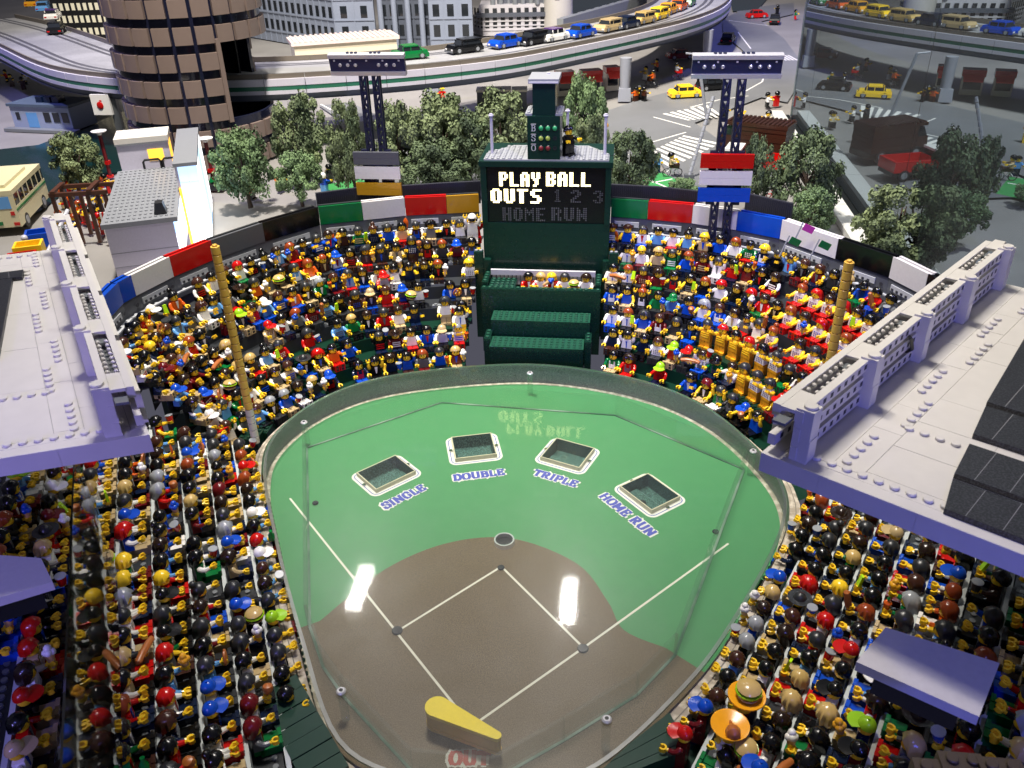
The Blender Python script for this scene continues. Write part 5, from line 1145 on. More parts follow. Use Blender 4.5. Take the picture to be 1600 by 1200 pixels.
for u, v, c, st, lab in ((640, 92, 'green', 0, 'green convertible style car leading the queue behind the chrome lamp panel'), (726, 82, 'black', 1, 'long black car second in the highway queue'), (790, 74, 'blue', 0, 'rounded blue car ahead of two black cars on the highway'), (832, 69, 'black', 1, 'low black car with yellow hubs between blue and purple cars'),
                     (864, 64, 'white', 0, 'white car with purple roof on the highway'), (907, 58, 'blue', 0, 'blue car between the white car and tan car on highway'), (950, 49, 'tan', 1, 'tan wagon behind the first blue saloon on the highway'), (978, 44, 'navy', 0, 'dark blue car between the two tan wagons'), (1004, 37, 'blonde', 1, 'second tan wagon next to the yellow taxi van'),
                     (1027, 30, 'yellow', 1, 'yellow taxi van in the highway bend'), (1043, 22, 'gold', 0, 'yellow taxi saloon in the highway bend before the orange car'), (1060, 16, 'orange', 0, 'orange car at the far end of the highway queue'), (1074, 9, 'green', 1, 'teal green car last in the highway queue')):
    p = at(u, v, DZ+.08); car(lab, p, hdir(p)+pi, c, style=st, roofc='purple' if c == 'white' else None)
for u, v, c, lab in ((52, 10, 'gold', 'yellow car far off on the left highway curve'), (70, 17, 'light_blue', 'pale blue car far off on the left highway curve'), (84, 30, 'white', 'white and black car third on the left highway curve'), (90, 52, 'black', 'black patrol car nearest on the left highway curve')):
    p = at(u, v, DZ+.08); car(lab, p, 1.95, c, style=0)
for u, v, c, rz, lab in ((1070, 152, 'yellow', .25, 'yellow taxi waiting at the crosswalk under the highway'), (1112, 140, 'black', .35, 'black car ahead of the yellow taxi at the crosswalk'), (1062, 92, 'dark_red', .3, 'red car in shadow under the highway deck'), (1182, 28, 'red', .2, 'small red car on the far road at the top edge'), (1210, 36, 'black', 1.4, 'black jeep on the far pavement at the top'), (1137, 66, 'black', 1.3, 'black car half hidden below the highway bend'), (1332, 100, 'gold', .1, 'dull gold pickup by the far kerb') ):
    p = at(u, v, GZ)
    if u > 1240: continue
    car(lab, p, rz, c)
XG = 56.0
def mir(u, v): p = at(u, v, GZ); return Vector((2*XG-p.x, p.y, GZ))
def truck(label, loc, rz, c, cat, kind):
    t = thing(cat, label, cat.replace('_', ' '), loc, rz); m = P(c)
    if kind == 'van':
        L, W = 15.5, 7.0; MB().box(-L/2, L/2, -W/2, W/2, 1.1, 2.4).build('chassis', P('dark_brown'), t, 0)
        for i in range(5): MB().box(-L/2+.1, L*.28, -W/2+.1+(.0 if i % 2 else -.1), W/2-.1+(0 if i % 2 else .1), 2.42+i*1.0, 3.38+i*1.0).build('side_plank', m, t, 0)
        MB().box(L*.285, L/2-.2, -W/2+.1, W/2-.1, 2.42, 5.0, 0, None, (L*.285, L/2-.5, -W/2+.1, W/2-.1)).build('cab', m, t, 0); MB().box(L*.285, L/2-.6, -W/2+.3, W/2-.3, 5.02, 7.1, 0, None, (L*.285, L/2-1.8, -W/2+.3, W/2-.3)).build('windscreen', M_CARGL, t, 0)
        r_ = MB().box(-L/2-.1, L*.42, -W/2-.1, W/2+.1, 7.42, 8.1).build('roof', P('brown'), t, 0)
        for i in range(14): MB().box(-L/2+.2+i, -L/2+.75+i, -W/2, W/2, 8.1, 8.4).build('roof_rib', m, r_, 0)
        for s in (-1, 1): MB().box(L/2-.1, L/2+.1, s*2.4-.5, s*2.4+.5, 2.6, 3.4).build('headlight', P('cream'), t, 0)
        wheels(t, L, W, 1.5, (-L*.3, L*.3))
    else:
        L, W = 14, 6.2; MB().box(-L/2, L/2, -W/2+.4, W/2-.4, 1.2, 2.0).build('chassis', P('dark_grey'), t, 0)
        for x0, x1, y0, y1 in ((-L/2, L*.2, -W/2, -W/2+.5), (-L/2, L*.2, W/2-.5, W/2), (-L/2, -L/2+.5, -W/2+.5, W/2-.5), (L*.2-.5, L*.2, -W/2+.5, W/2-.5)): MB().box(x0, x1, y0, y1, 2.02, 4.3).build('bed_wall', m, t, 0)
        MB().box(-L/2+.5, L*.2-.5, -W/2+.5, W/2-.5, 2.02, 2.4).build('bed_floor', m, t, 0); MB().box(L*.22, L/2, -W/2+.2, W/2-.2, 2.02, 3.8).build('cab', P('dark_red'), t, 0); MB().box(L*.22, L/2-.9, -W/2+.3, W/2-.3, 3.82, 5.4).build('windscreen', M_CARGL, t, 0); MB().box(L*.2, L/2-.7, -W/2+.2, W/2-.2, 5.42, 5.9).build('roof', P('white'), t, 0)
        wheels(t, L, W, 1.35, (-L*.32, L*.32))
truck('brown delivery van with ribbed roof parked behind the right light tower', mir(1385, 246), 2.7, 'brown', 'delivery_van', 'van'); truck('red tipper truck with empty bed parked behind the right light tower', mir(1428, 276), 2.85, 'red', 'tipper_truck', 'tip')
# ---- mirror glass wall on the right with its white kerb
gw = thing('glass_wall', 'tall dark mirror glass wall on the right reflecting the street', 'glass wall')
M_MIR = bpy.data.materials.new('dark_mirror_glass'); M_MIR.use_nodes = True; nt = M_MIR.node_tree; pb = nt.nodes['Principled BSDF']; pb.inputs['Base Color'].default_value = (0.004, 0.006, 0.008, 1); pb.inputs['Roughness'].default_value = 0.6
gl = nt.nodes.new('ShaderNodeBsdfGlossy'); gl.inputs['Roughness'].default_value = 0.005; gl.inputs[0].default_value = (0.70, 0.86, 1.0, 1); mxs = nt.nodes.new('ShaderNodeMixShader'); mxs.inputs[0].default_value = .36
nt.links.new(pb.outputs[0], mxs.inputs[1]); nt.links.new(gl.outputs[0], mxs.inputs[2]); nt.links.new(mxs.outputs[0], nt.nodes['Material Output'].inputs['Surface'])
for y0, y1 in ((197, 176), (175.8, 96.2), (96, 20)): MB().box(XG, XG+1.2, y1, y0, GZ-.2, 130).build('pane', M_MIR, gw, 0)
for y in (175.9, 96.1): MB().box(XG+.02, XG+.4, y-.1, y+.1, GZ, 130).build('joint', MATS['hole_black'], gw, 0)
MB().box(XG-.25, XG+1.3, 197.02, 197.4, GZ, 130).build('edge', M_RIM, gw, 0)
MB().box(XG-1.9, XG-.2, 20, 199, GZ-.3, GZ-.05).build('gap', MATS['hole_black'], gw, 0)
kb = thing('kerb', 'white kerb strip along the foot of the mirror glass wall', 'kerb')
for i in range(9): MB().box(XG-5.2, XG-2.0, 20+i*20+.06, 40+i*20-.06, GZ-.3, GZ+.9).build('kerb_stone', plastic('kerb_white', LIN('c8c8c4'), .4), kb, 0)
# ---- white station shop behind the left end of the wall
sh = thing('station_shop', 'white shop building with glowing blue side window and grey studded roof', 'shop')
M_SHW = plastic('shop_white', LIN('d2cede'), .35); M_SHG = plastic('shop_grey', LIN('83868c'), .4); M_YL = emit('lit_yellow', (1.0, .55, .05), 1.3); M_BLW = emit('lit_blue', (.38, .62, 1.0), 1.7); M_WHW = emit('lit_white', (.95, .97, 1.0), 2.2)
cz = 15.0; c0 = at(272, 336, cz); AS = radians(24); ax = Vector((cos(AS), sin(AS), 0)); ay = Vector((-sin(AS), cos(AS), 0))
def scan(f, step=.1, mx=60):
    t = 0
    while t < mx and not f(t): t += step
    return t
SW = scan(lambda t: px(c0-ax*t)[0] <= 161); SD = scan(lambda t: px(c0-ax*SW+ay*t)[1] <= 266); UH = scan(lambda t: px(c0-ax*SW*.5+ay*SD+Vector((0, 0, t)))[1] <= 214)
print('shop', SW, SD, UH)
sh.location = (c0.x, c0.y, 0); sh.rotation_euler.z = AS; zr = cz; xl, xr, y0, yu, zu = -SW, 0.0, 0.0, SD, cz+UH
o = MB().box(xl, xr-.4, y0, yu+7, GZ-.4, zr-1.0).build('wall', M_SHW, sh, 0)
for z in (GZ+2.2, GZ+4.6): MB().box(xl-.03, xr-.38, y0-.03, y0-.005, z, z+.08).build('joint', M_SHG, o, 0)
rf = MB().box(xl-.4, xr+.4, y0-.4, yu, zr-.98, zr-.2).build('roof', M_SHG, sh, 0)
studs(rf, M_SHG, xl, xr, y0, yu-.2, zr-.2, min(int(SW/.8), 17), min(int(SD/.8), 17))
ub = MB().box(xl+.4, xr-1.2, yu+.02, yu+7, zr-.9, zu-1).build('upper_block', M_SHW, sh, 0); MB().box(xl+.2, xr-1.0, yu-.2, yu+7.3, zu-.98, zu).build('upper_roof', plastic('shop_cream', LIN('d8d4cc'), .4), ub, 0); MB().box(xl+.2, xr-1.0, yu-.22, yu-.201, zu-1.3, zu-1.0).build('cornice', M_SHG, ub, 0)
MB().box(xr-5.2, xr-2.4, yu-.06, yu+.01, zr+1.2, zu-2.4).build('window', M_YL, ub, 0); MB().box(xr-1.19, xr-1.14, yu+.6, yu+5.4, zr+.4, zu-1.6).build('window', M_YL, ub, 0)
for j in range(3):
    for z0, z1, m in ((GZ+.2, zr-3.4, M_WHW), (zr-3.2, zr-1.1, M_BLW)): MB().box(xr-.38, xr-.3, y0+.4+j*(yu+6-y0)/3, y0+.2+(j+1)*(yu+6-y0)/3, z0, z1).build('side_window', m, sh, 0)
yg = yu*.42; M_SKYW = emit('lit_sky', (.50, .72, 1.0), 1.25)
gb_ = MB().box(xr+.5, xr+4.2, yg+.1, yu+8, GZ-.3, zu-1.5).build('glow_wing', M_SHW, sh, 0)
for k, (x0, x1) in enumerate(((xr+.95, xr+2.5), (xr+2.55, xr+4.15))):
    for z0, z1, m in ((GZ-.2, GZ+3.4, M_WHW), (GZ+3.5, GZ+7.6, M_WHW), (GZ+7.7, GZ+11.4, M_SKYW), (GZ+11.5, zu-1.6, M_SKYW)): MB().box(x0, x1, yg-.02, yg+.09, z0, z1).build('glow_panel', m, gb_, 0)
for j in range(3): MB().box(xr+4.21, xr+4.26, yg+.3+j*(yu+7.5-yg)/3, yg+.1+(j+1)*(yu+7.5-yg)/3, GZ, zu-1.8).build('glow_panel', M_WHW if j != 1 else M_SKYW, gb_, 0)
MB().box(xr+.5, xr+.9, yg-.3, yg+.08, GZ-.3, zr+.5).build('orange_post', M_YL, gb_, 0); MB().box(xr+.3, xr+4.4, yg-.2, yu+8.2, zu-1.48, zu-.9).build('wing_roof', M_SHG, sh, 0)
for i in range(2):
    x = xl+SW*.42+i*3.5; MB().tube([(x, yu-.7, zr-.2), (x, yu-.7, zr+1.2), (x+.3, yu-.7, zr+1.6), (x+2.8, yu-.7, zr+1.6), (x+3.1, yu-.7, zr+1.2), (x+3.1, yu-.7, zr-.2)], .22, 8).build('roof_rail', P('black'), sh)
MB().box(xr-3.2, xr-1.2, y0+1.6, y0+4.0, zr-.02, zr+1.7, 0, None, (xr-2.8, xr-1.6, y0+1.8, y0+3.6)).build('roof_unit', P('dark_grey'), sh, 0)
MB().box(xl+SW*.50-.7, xl+SW*.50+.7, y0-.08, y0-.01, GZ+.6, GZ+2.0).build('poster', P('white'), sh, 0); MB().box(xl+SW*.5-.5, xl+SW*.5+.5, y0-.1, y0-.081, GZ+.85, GZ+1.25).build('poster_print', P('pink'), sh, 0)
# ---- sign, lamps, boat house, bus, crates, stall
def lamp(label, u, vb, vt):
    p = at(u, vb, GZ); t = thing('street_lamp', label, 'street lamp', p, 0, 'red street lamps with white discs'); h = aty(u, vt, p.y).z-GZ
    MB().cyl((0, 0, 0), .8, .5, 12).build('foot', P('red'), t); MB().cyl((0, 0, .5), .42, h-1.6, 10).build('post', P('dark_red'), t); MB().box(-.6, .6, -.6, .6, h*.28, h*.28+.8).build('collar', P('red'), t, 0); MB().lathe([(.5, h-1.1), (.6, h-.7), (1.5, h-.5), (1.7, h-.2), (.3, h)], 16).build('lamp_shade', P('white'), t)
lamp('red street lamp with white disc top beside the canal and autumn tree', 173, 277, 203); lamp('red street lamp with white disc top in the planter before the brown tower', 335, 290, 214)
p = at(330, 296, GZ); t = thing('planter', 'grey planter of small green plants at the foot of the brown tower', 'planter', p); MB().box(-3, 3, -1, 1, 0, 1.2).build('trough', P('dark_grey'), t, 0)
for i in range(6): MB().lathe([(.05, 1.2), (.5, 1.7), (.35, 2.1), (.02, 2.9)], 7, 0, Matrix.Translation((-2.4+i*.95, 0, 0))).build('plant', P('green'), t)
p = at(195, 228, GZ); t = thing('station_sign', 'white square sign with a red apple shaped emblem on a grey post', 'sign', (p.x, p.y, GZ)); zz = aty(165, 162, p.y).z-GZ; xx = aty(162, 160, p.y).x-p.x; sz = 30*px(p)[2]/FOC/2
MB().box(-.9, .9, -.6, .6, 0, zz+sz*.9).build('post', P('grey'), t, 0); sg_ = MB().box(xx-sz, xx+sz, -1.4, -.7, zz-sz, zz+sz).build('sign_board', P('white'), t, 0); MB().box(xx+sz*.3, xx+sz*1.4, -.3, .4, zz-sz*.4, zz+sz*1.25).build('sign_board', P('white'), t, 0)
MB().ball((xx-.1*sz, -1.5, zz-.05*sz), sz*.36, 0, 14, 8, (1, .25, 1.05)).build('red_emblem', P('red'), sg_); MB().ball((xx+.05*sz, -1.5, zz+.40*sz), sz*.10, 0, 8, 5, (1.4, .3, .8)).build('emblem_leaf', P('red'), sg_)
p = at(70, 203, GZ); t = thing('boat_house', 'low pale blue boat house with dark windows beside the canal', 'boat house', p, -.12); L, W, Hh = 19, 10, 6.2
M_BH = plastic('boathouse_blue', LIN('8f9ab8'), .4); w_ = MB().box(-L/2, L/2, 0, W, 0, Hh).build('wall', M_BH, t, 0); MB().box(-L/2-.5, L/2+.5, -.5, W+.5, Hh, Hh+.7).build('roof', plastic('boathouse_roof', LIN('4c5a6c'), .5), t, 0)
for i in range(3): fr = MB().box(1+i*2.9, 3.0+i*2.9, -.12, -.01, 2.2, 4.8).build('window', M_CARGL, t, 0)
MB().box(-8, -6.8, -.1, -.01, 2.6, 4.6).build('window', M_CARGL, t, 0); MB().box(-4.6, -1.2, -.1, -.01, .6, 4.6).build('door', P('light_blue'), t, 0)
for i in range(3): MB().box(-2+i*2.6, .0+i*2.6, 2, 5, Hh+.7, Hh+2.2).build('roof_vent', P('navy'), t, 0)
MB().box(-L/2-2, L/2+2, -2.2, -.02, -.3, .5).build('quay', M_LGD, t, 0)
a = at(38, 364, GZ); b = at(84, 312, GZ); d = (b-a).normalized(); nn = Vector((-d.y, d.x, 0)); L = 19; W = 8.2; c = a+d*(L/2)+nn*(W/2)
t = thing('bus', 'cream coach with green stripe parked at the left edge', 'bus', c, atan2(d.y, d.x)); M_BUS = plastic('bus_cream', LIN('cfc6a0'), .35)
MB().box(-L/2, L/2, -W/2, W/2, 1.3, 5.2).build('body', M_BUS, t, 0); MB().box(-L/2+.1, L/2-.3, -W/2+.05, W/2-.05, 5.22, 7.4).build('window_band', M_CARGL, t, 0); r_ = MB().box(-L/2, L/2-.2, -W/2, W/2, 7.42, 8.3).build('roof', M_BUS, t, 0); MB().box(-L/2+2, L/2-4, -W/2+1.6, W/2-1.6, 8.3, 8.9).build('roof_pod', M_BUS, r_, 0)
for s in (-1, 1): MB().box(-L/2, L/2, s*(W/2+.03)-.03, s*(W/2+.03)+.03, 4.3, 4.75).build('stripe', P('green'), t, 0)
for i in range(7): MB().box(-L/2+.02+i*2.9, -L/2+.4+i*2.9, -W/2+.0, W/2, 5.21, 7.41).build('window_post', M_BUS, t, 0)
MB().box(-L/2-.06, -L/2-.01, -W/2+.8, W/2-.8, 4.9, 7.2).build('rear_window', P('light_blue'), t, 0); MB().box(-L/2-.08, -L/2, -1.0, 1.0, 1.8, 2.5).build('number_plate', P('green'), t, 0)
for s in (-1, 1): MB().box(-L/2-.08, -L/2, s*3.4-.5, s*3.4+.5, 1.6, 2.2).build('tail_light', P('red'), t, 0); MB().box(-L/2-.08, -L/2, s*3.2-.35, s*3.2+.35, 3.6, 4.3).build('tail_light', P('red'), t, 0)
wheels(t, L, W, 1.5, (-L*.3, L*.3))
for u, v, z, c, rz in ((66, 382, 5, 'blue', .5), (50, 402, 5.4, 'yellow', .45), (40, 420, 5, 'red', .5)):
    p = at(u, v, z); t = thing('crate', '%s open brick crate in the row behind the left roof' % c, 'crate', p, rz, 'coloured crates behind the left roof'); m = P(c)
    for x0, x1, y0_, y1 in ((-2.3, 2.3, -1.8, -1.4), (-2.3, 2.3, 1.4, 1.8), (-2.3, -1.9, -1.4, 1.4), (1.9, 2.3, -1.4, 1.4)): MB().box(x0, x1, y0_, y1, 0, 2.6).build('side', m, t, 0)
    MB().box(-1.9, 1.9, -1.4, 1.4, 0, .8).build('base_plate', m, t, 0)
    for i in range(4):
        for j in range(3): link('stud', stud_mesh(m), t, (-1.4+.93*i, -.9+.9*j, .8))
t = thing('market_stall', 'dark brown timber stall with red striped cloth next to the white shop', 'stall', at(150, 372, GZ), .25); M_ST = plastic('stall_brown', LIN('4a2a1c'), .4)
for x in (-4.5, -1.5, 1.5, 4.5):
    for y in (-2.5, 2.5): MB().box(x-.3, x+.3, y-.3, y+.3, 0, 9).build('post', M_ST, t, 0)
for y in (-2.5, 2.5): MB().box(-5, 5, y-.35, y+.35, 9, 9.7).build('beam', M_ST, t, 0)
for i in range(2): MB().box(-4.6+i*6.2, -3.8+i*6.2, -3, 3, 9.71, 10.1).build('slat', M_ST, t, 0)
for i in range(7): MB().box(3.2+i*.35, 3.5+i*.35, -4, -3.6, .5, 6).build('cloth_stripe', P('red' if i % 2 else 'white'), t, 0)
t = thing('flag_pole', 'leaning white pole behind the left roof', 'pole'); MB().tube([at(68, 408, 6), at(106, 328, 12)], .35, 8).build('shaft', M_MAST, t); q = at(38, 372, 8); MB().ball((q.x, q.y, q.z), .6).build('ball', M_MAST, t)
# ---- red roofed kiosks, white boxes and plaza pieces under the highway
for u, v, w_, lab in ((884, 150, 26, 'small red awning kiosk left behind the scoreboard mast'), (925, 148, 30, 'middle red awning kiosk beside the highway pillar'), (957, 142, 20, 'red awning kiosk half hidden by the highway pillar')):
    p = at(u, v, GZ); f = px(p)[2]; W = w_*f/FOC; t = thing('kiosk', lab, 'kiosk', p, .3, 'red kiosks on the plaza'); MB().box(-W/2, W/2, 0, 4, 0, 5.2).build('wall', P('cream'), t, 0); MB().box(-W/2-.2, W/2+.2, -.3, 4.2, 5.22, 7).build('roof', P('red'), t, 0); MB().box(-W*.4, W*.4, -.12, -.01, 1.6, 4).build('window', M_CARGL, t, 0)
    MB().add([(-W*.48, -.1, 6), (W*.48, -.1, 6), (W*.44, -2.6, 4.4), (-W*.44, -2.6, 4.4), (-W*.48, -.1, 5.7), (W*.48, -.1, 5.7), (W*.44, -2.6, 4.1), (-W*.44, -2.6, 4.1)], [(0, 1, 2, 3), (7, 6, 5, 4), (3, 2, 6, 7), (0, 3, 7, 4), (1, 5, 6, 2), (0, 4, 5, 1)]).build('awning', plastic('awning_red', LIN('f0493c'), .5), t, 0)
for u, v, w_, lab in ((772, 172, 52, 'pale box shaped stage block on the plaza left of scoreboard'), (812, 172, 22, 'pale angled block next to the stage block')):
    p = at(u, v, GZ); f = px(p)[2]; W = w_*f/FOC; t = thing('plaza_block', lab, 'block', p, .1); MB().box(-W/2, W/2, 0, 5, 0, 5).build('base', P('grey'), t, 0); MB().box(-W/2-.2, W/2+.2, -.2, 5.2, 5.02, 5.6).build('top', P('cream'), t, 0)
p = at(912, 140, GZ); 
t = thing('leaning_pole', 'grey segmented pole leaning over the street by the right light tower', 'pole'); a, b = at(1076, 278, GZ), aty(1115, 150, at(1076, 278, GZ).y+6)
for i in range(14): MB().tube([a.lerp(b, i/14+.004), a.lerp(b, (i+1)/14-.004)], [.42, .36], 8).build('segment', plastic('pole_grey', LIN('8a8d95'), .4), t)
MB().box(a.x-1, a.x+1, a.y-.7, a.y+.7, GZ, GZ+.8).build('foot', P('grey'), t, 0)
t = thing('street_light', 'slim grey street light with a crossarm over the far crosswalk', 'street light'); a = at(1105, 192, GZ); b = aty(1090, 85, a.y); MB().tube([a, b], .4, 8).build('post', plastic('pole_grey', LIN('8a8d95'), .4), t); MB().tube([b, b+Vector((-3, 0, .3))], .25, 6).build('arm', plastic('pole_grey', LIN('8a8d95'), .4), t)
# ---- far buildings
def facade(t, M, W, Hh, floors, per, ww, wh, zb, m, fl):
    """a wall with recessed windows, string courses and piers on a facade frame M (x along, z up, -y out)"""
    MB().box(0, W, 0, 1.5, 0, Hh, 0, M).build('wall', m, t, 0); k = ('win', ww, wh, m.name)
    for f in range(floors):
        z = zb+f*fl; MB().box(-.1, W+.1, -.35, -.02, z-1.0, z-.5, 0, M).build('string_course', m, t, 0)
        for i in range(per):
            x = W*(i+.5)/per; q = MB().box(x-ww/2, x+ww/2, -.06, -.01, z, z+wh, 0, M); wi = q.build('window', M_CARGL, t, 0)
    for i in range(per+1): x = W*i/per; MB().box(max(0, x-.25), min(W, x+.25), -.25, -.03, 0, Hh, 0, M).build('pier', m, t, 0)
M_OFF = plastic('office_grey', LIN('7f8797'), .45); gb = thing('grey_office_block', 'large grey classical office building with rows of dark windows', 'building')
c0 = Vector((-103, 305, GZ)); 
def frame(o, ang): return Matrix.Translation(o) @ Matrix.Rotation(ang, 4, 'Z')
aL = radians(142); facade(gb, frame(c0+Vector((cos(aL)*76, sin(aL)*76, 0)), aL+pi), 76, 64, 8, 17, 2.2, 4.0, 5, M_OFF, 7.4)
facade(gb, frame(c0, radians(4)), 16, 64, 8, 2, 2.6, 4.4, 5, M_OFF, 7.4)
e = c0+Vector((cos(radians(4))*16, sin(radians(4))*16, 0)); R4 = radians(4)
facade(gb, frame(e+Vector((1.2, 4, 0)), R4), 20, 64, 8, 6, 1.9, 4.2, 5, plastic('office_dark', LIN('4c525e'), .5), 7.4)
for i in range(4): q = e+Vector((cos(R4), sin(R4), 0))*(2.5+i*5.4); MB().cyl((q.x, q.y, GZ), 1.1, 20, 12).build('column', M_OFF, gb)
for f in range(3): MB().box(1, 19, 1.2, 2, 22+f*7.4, 25+f*7.4, 0, frame(e, R4)).build('gilt_balcony', plastic('gilt', LIN('8d7c55'), .5), gb, 0)
facade(gb, frame(e+Vector((21.5, 1.5, 0)), R4), 17, 64, 8, 3, 2.6, 4.4, 5, M_OFF, 7.4)
M_WB = plastic('block_white', LIN('b9b6b8'), .45); wb = thing('white_office_block', 'white flat roofed building with square windows behind the highway queue', 'building'); c1 = aty(756, 60, 345); c1.z = GZ
zt = aty(756, 27, 345).z-GZ; facade(wb, frame(c1, .10), 34, zt, 4, 10, 1.8, 2.6, 3, M_WB, zt/4.2); aL = radians(128); facade(wb, frame(c1+Vector((cos(aL)*22, sin(aL)*22, 0)), aL+pi), 22, zt, 4, 8, 1.6, 2.4, 3, M_WB, zt/4.2)
MB().box(-3, 36, -1.2, 24, zt, zt+1.6, 0, frame(c1, .1)).build('cornice', plastic('cornice_dark', LIN('4e525a'), .5), wb, 0); MB().box(-1.5, 34, .5, 20, zt+1.62, zt+4.6, 0, frame(c1, .1)).build('parapet', M_WB, wb, 0); MB().box(6, 30, 5, 17, zt+4.6, zt+9, 0, frame(c1, .1)).build('roof_house', plastic('cornice_dark', LIN('4e525a'), .5), wb, 0)
for i in range(9): MB().cyl((0, 0, 0), 1.1, 2.4, 10).build('roof_vent', M_LGD, wb, 38, (c1.x+4+i*3.2, c1.y+3+(i % 3)*2, GZ+zt+4.6))
db = thing('lit_office_block', 'dark office block with a grid of cream lit windows beyond the left highway', 'building'); c2 = aty(96, 70, 300); c2.z = GZ; M_DK = plastic('block_black', (0.012, 0.012, 0.014), .4); M_CW = emit('lit_cream', (.60, .56, .42), .35)
MB().box(0, 42, 0, 20, 0, 80, 0, frame(c2, .1)).build('wall', M_DK, db, 0); wm = MB().box(-.7, .7, -.06, 0, 0, 2.6).mesh('window', M_CW, 0)
for f in range(14):
    for i in range(17): link('window', wm, db, M=frame(c2, .1) @ Matrix.Translation((1.6+i*2.4, -.02, 3+f*4.6)))
pv = thing('long_pavilion', 'long low pavilion with a pale pink ribbed roof behind the highway', 'pavilion'); a = at(418, 92, GZ+8); b = at(575, 72, GZ+8); d = (b-a); Ld = d.length; Mv = frame(Vector((a.x, a.y+26, GZ)), atan2(d.y, d.x)*.6)
MB().box(0, Ld, 0, 14, 0, 8, 0, Mv).build('wall', P('cream'), pv, 0); MB().box(-1, Ld+1, -1, 15, 8.02, 9.2, 0, Mv).build('roof', plastic('pavilion_pink', LIN('d6c4bc'), .5), pv, 0)
for i in range(20): MB().box(i*Ld/20, i*Ld/20+.8, -1.1, 15, 9.2, 9.6, 0, Mv).build('roof_rib', plastic('pavilion_pink', LIN('d6c4bc'), .5), pv, 0)
qb = thing('quay_wall', 'grey sheet piled quay wall beside the far canal', 'quay'); a, b = at(880, 62, GZ), at(1010, 20, GZ)
for i in range(22):
    q = a.lerp(b, i/22); d = (b-a).normalized(); MB().box(0, (b-a).length/22-.12, 0, 3+(i % 2)*.6, 0, 8, 0, frame(q, atan2(d.y, d.x))).build('pile', plastic('quay_grey', LIN('7c8082'), .5), qb, 0)
lt = thing('white_round_tower', 'white tapering tower with small windows beside the white building', 'tower', aty(872, 55, 350)); lt.location.z = GZ; MB().cyl((0, 0, 0), 6.5, 60, 20, r2=5).build('shaft', plastic('tower_cream', LIN('b4b0a8'), .5), lt)
for i in range(6): MB().box(-.9, .9, -6.2, -5.4, 14+i*7, 17+i*7).build('window', M_CARGL, lt, 0)
# ---- people in the street
def street(label, u, v, rz, base=None, **kw):
    p = at(u, v, GZ) if base is None else base
    return figure(label, 0, 0, 0, rz, loc=p, **kw)
for i, (u, v, sh_, lg_, hc, lab) in enumerate(((1026, 268, 'light_blue', 'navy', 'black', 'light blue shirted figure standing at the near crosswalk'), (1198, 168, 'white', 'black', 'black', 'white shirted figure on the right corner beside one in red'), (1212, 166, 'red', 'red', 'black', 'all red figure on the right pavement corner'), (1199, 198, 'white', 'black', 'black', 'white shirted figure behind the brown van roof'),
      (998, 156, 'black', 'black', 'dark_grey', 'dark helmeted figure in the group before the yellow taxi'), (1006, 158, 'brown', 'black', 'black', 'brown clad figure in the group before the taxi'), (993, 158, 'orange', 'brown', 'black', 'orange clad figure in the group before the taxi'), (1008, 124, 'tan', 'white', 'black', 'tan clad figure behind the cyclist under the highway'),
      (438, 298, 'orange', 'dark_grey', 'reddish', 'orange clad figure under the bushy green tree'), (508, 300, 'blue', 'light_blue', 'white', 'blue clad figure beside the small round tree'), (516, 286, 'black', 'black', 'black', 'black clad figure talking near the small round tree'), (692, 158, 'red', 'red', 'yellow', 'red clad figure sitting on the plaza under the highway'), (1242, 30, 'green', 'red', 'black', 'green and red figure on the far right pavement'), (1214, 22, 'black', 'black', 'black', 'black clad figure by the jeep on the far pavement'), (945, 218, 'yellow', 'yellow', 'gold', 'yellow clad figure behind the right scoreboard mast'),
      (20, 135, 'black', 'brown', 'black', 'dark figure on the plaza behind the boat house'), (42, 132, 'white', 'black', 'dark_brown', 'white topped figure on the plaza behind the boat house'), (38, 140, 'brown', 'brown', 'black', 'brown figure on the plaza behind the boat house'), (12, 128, 'red', 'black', 'black', 'red topped figure at the far left plaza edge'), (130, 345, 'orange', 'brown', 'reddish', 'orange clad figure at the brown stall'), (146, 356, 'white', 'red', 'black', 'white and red figure inside the brown stall'), (112, 335, 'red', 'tan', 'orange', 'red clad figure by the coach'), (160, 340, 'navy', 'navy', 'dark_grey', 'navy figure at the back of the brown stall'), (395, 312, 'red', 'black', 'brown', 'red figure by the wall under the bushy green tree'))):
    street(lab, u, v, (i*1.7) % 6.28, sh=sh_, lg=lg_, hc=hc, armc=sh_)
for i, (u, v, sh_, lab) in enumerate(((1300, 200, 'cream', 'cream clad figure walking on the pavement near the glass wall'), (1330, 190, 'white', 'white topped figure talking on the pavement near the glass wall'), (1352, 188, 'dark_grey', 'charcoal clad figure talking on the pavement near the glass wall'), (1340, 221, 'dark_grey', 'charcoal clad figure alone on the pavement by the van'), (1352, 111, 'orange', 'orange clad figure on the far pavement by the glass'), (1297, 134, 'green', 'green topped figure on the far road by the glass'), (1317, 134, 'black', 'black clad figure on the far road by the glass'))):
    street(lab, 0, 0, i*1.3, base=mir(u, v), sh=sh_, lg='black', hc='black', armc=sh_)
rr = random.Random(5)
for i in range(14):
    u, v = 98+rr.random()*84, 300+rr.random()*70; c = rr.choice(('red', 'yellow', 'white', 'orange', 'blue', 'black', 'dark_red'))
    street('%s topped figure %s in crowd round brown stall' % (cn(c), ('at the back', 'at the front', 'at the left', 'at the right', 'in the middle')[i % 5]+(' with %s legs' % ('striped', 'tan', 'red')[i//5])), u, v, rr.random()*6.28, sh=c, tk=rr.choice(('stripes', 'plain')), lg=('white', 'tan', 'red')[i//5], hc=rr.choice(('black', 'reddish', 'red', 'dark_brown')), armc='skin', ac='red')
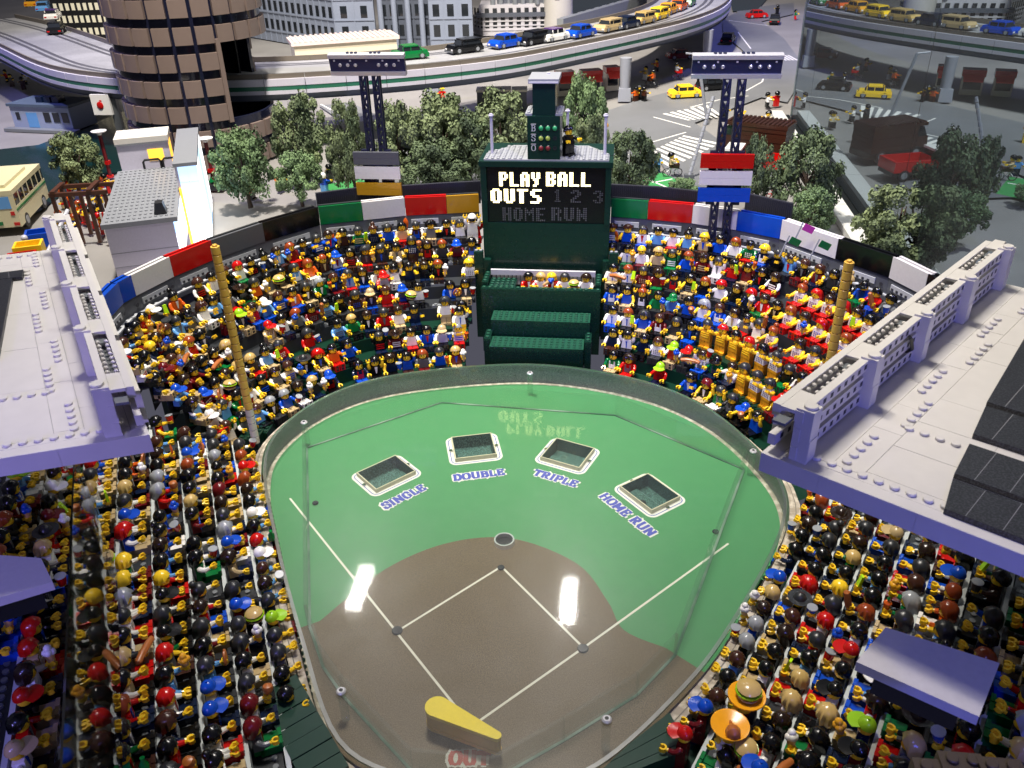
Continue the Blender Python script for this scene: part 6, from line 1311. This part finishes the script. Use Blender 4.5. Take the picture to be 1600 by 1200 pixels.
def bicycle(label, p, rz, c, rider):
    t = thing('bicycle', label, 'bicycle', p, rz, 'bicycles in the street'); m = P(c)
    for x in (-1.25, 1.25): w_ = MB().tube([(x+.85*cos(a), 0, .95+.85*sin(a)) for a in [2*pi*i/16 for i in range(17)]], .1, 6).build('wheel', M_TYRE, t); MB().lathe([(.12, -.1), (.12, .1)], 8, 0, Matrix.Translation((x, 0, .95)) @ Matrix.Rotation(pi/2, 4, 'X')).build('hub', M_HUB, w_)
    MB().tube([(-1.25, 0, .95), (-.4, 0, 1.9), (1.0, 0, 1.9), (1.25, 0, .95)], .12, 6).tube([(-.4, 0, 1.9), (.1, 0, .8), (1.0, 0, 1.9)], .12, 6).build('frame', m, t); MB().box(-.75, -.05, -.2, .2, 1.95, 2.15).build('saddle', M_TYRE, t, 0); MB().tube([(1.0, -.6, 2.4), (1.05, 0, 2.5), (1.0, .6, 2.4)], .1, 6).build('handlebar', m, t)
    if rider: figure(rider[0], 0, 0, 0, rz+pi/2, 'sit', loc=Vector(p)+Vector((-.4*cos(rz), -.4*sin(rz), 2.0)), sh=rider[1], lg=rider[2], hc='black', armc=rider[1])
bicycle('white bicycle ridden on the near pavement by the crosswalk', at(1050, 276, GZ), .1, 'white', ('olive coated cyclist riding the white bicycle near the crosswalk', 'tan', 'brown'))
bicycle('dark bicycle ridden under the highway beside the pillar', at(1018, 136, GZ), 2.6, 'dark_grey', ('orange vested cyclist riding the dark bicycle under the highway', 'orange', 'brown'))
bicycle('red bicycle ridden under the highway', at(1058, 124, GZ), .4, 'dark_red', ('grey clad cyclist riding the red bicycle under the highway', 'light_grey', 'red'))
bicycle('red bicycle standing by the ribbed fence under the dark tree', at(1198, 318, GZ), .3, 'red', None)
# ---- ceiling lamps over the model (seen as bright strips in the acrylic)
M_LAMPW = emit('led_white', (1.0, .96, .9), 150.0)
for (x, y), lab in (((-91, 213), 'white LED ceiling lamp over the brown tower'), ((-3, 214), 'white LED ceiling lamp over the plaza')):
    t = thing('ceiling_lamp', lab, 'ceiling lamp', (x, y, 200), 0, 'LED ceiling lamps'); MB().box(-5, 5, -15, 15, .3, 2).build('lamp_frame', M_DGR, t, 0); lm = MB().cyl((0, 0, 0), .98, .25, 14).mesh('led', M_LAMPW)
    for i in range(3):
        for j in range(10): link('led', lm, t, (-2.0+2.0*i, -12.6+2.5*j, 0))
bpy.context.view_layer.update()
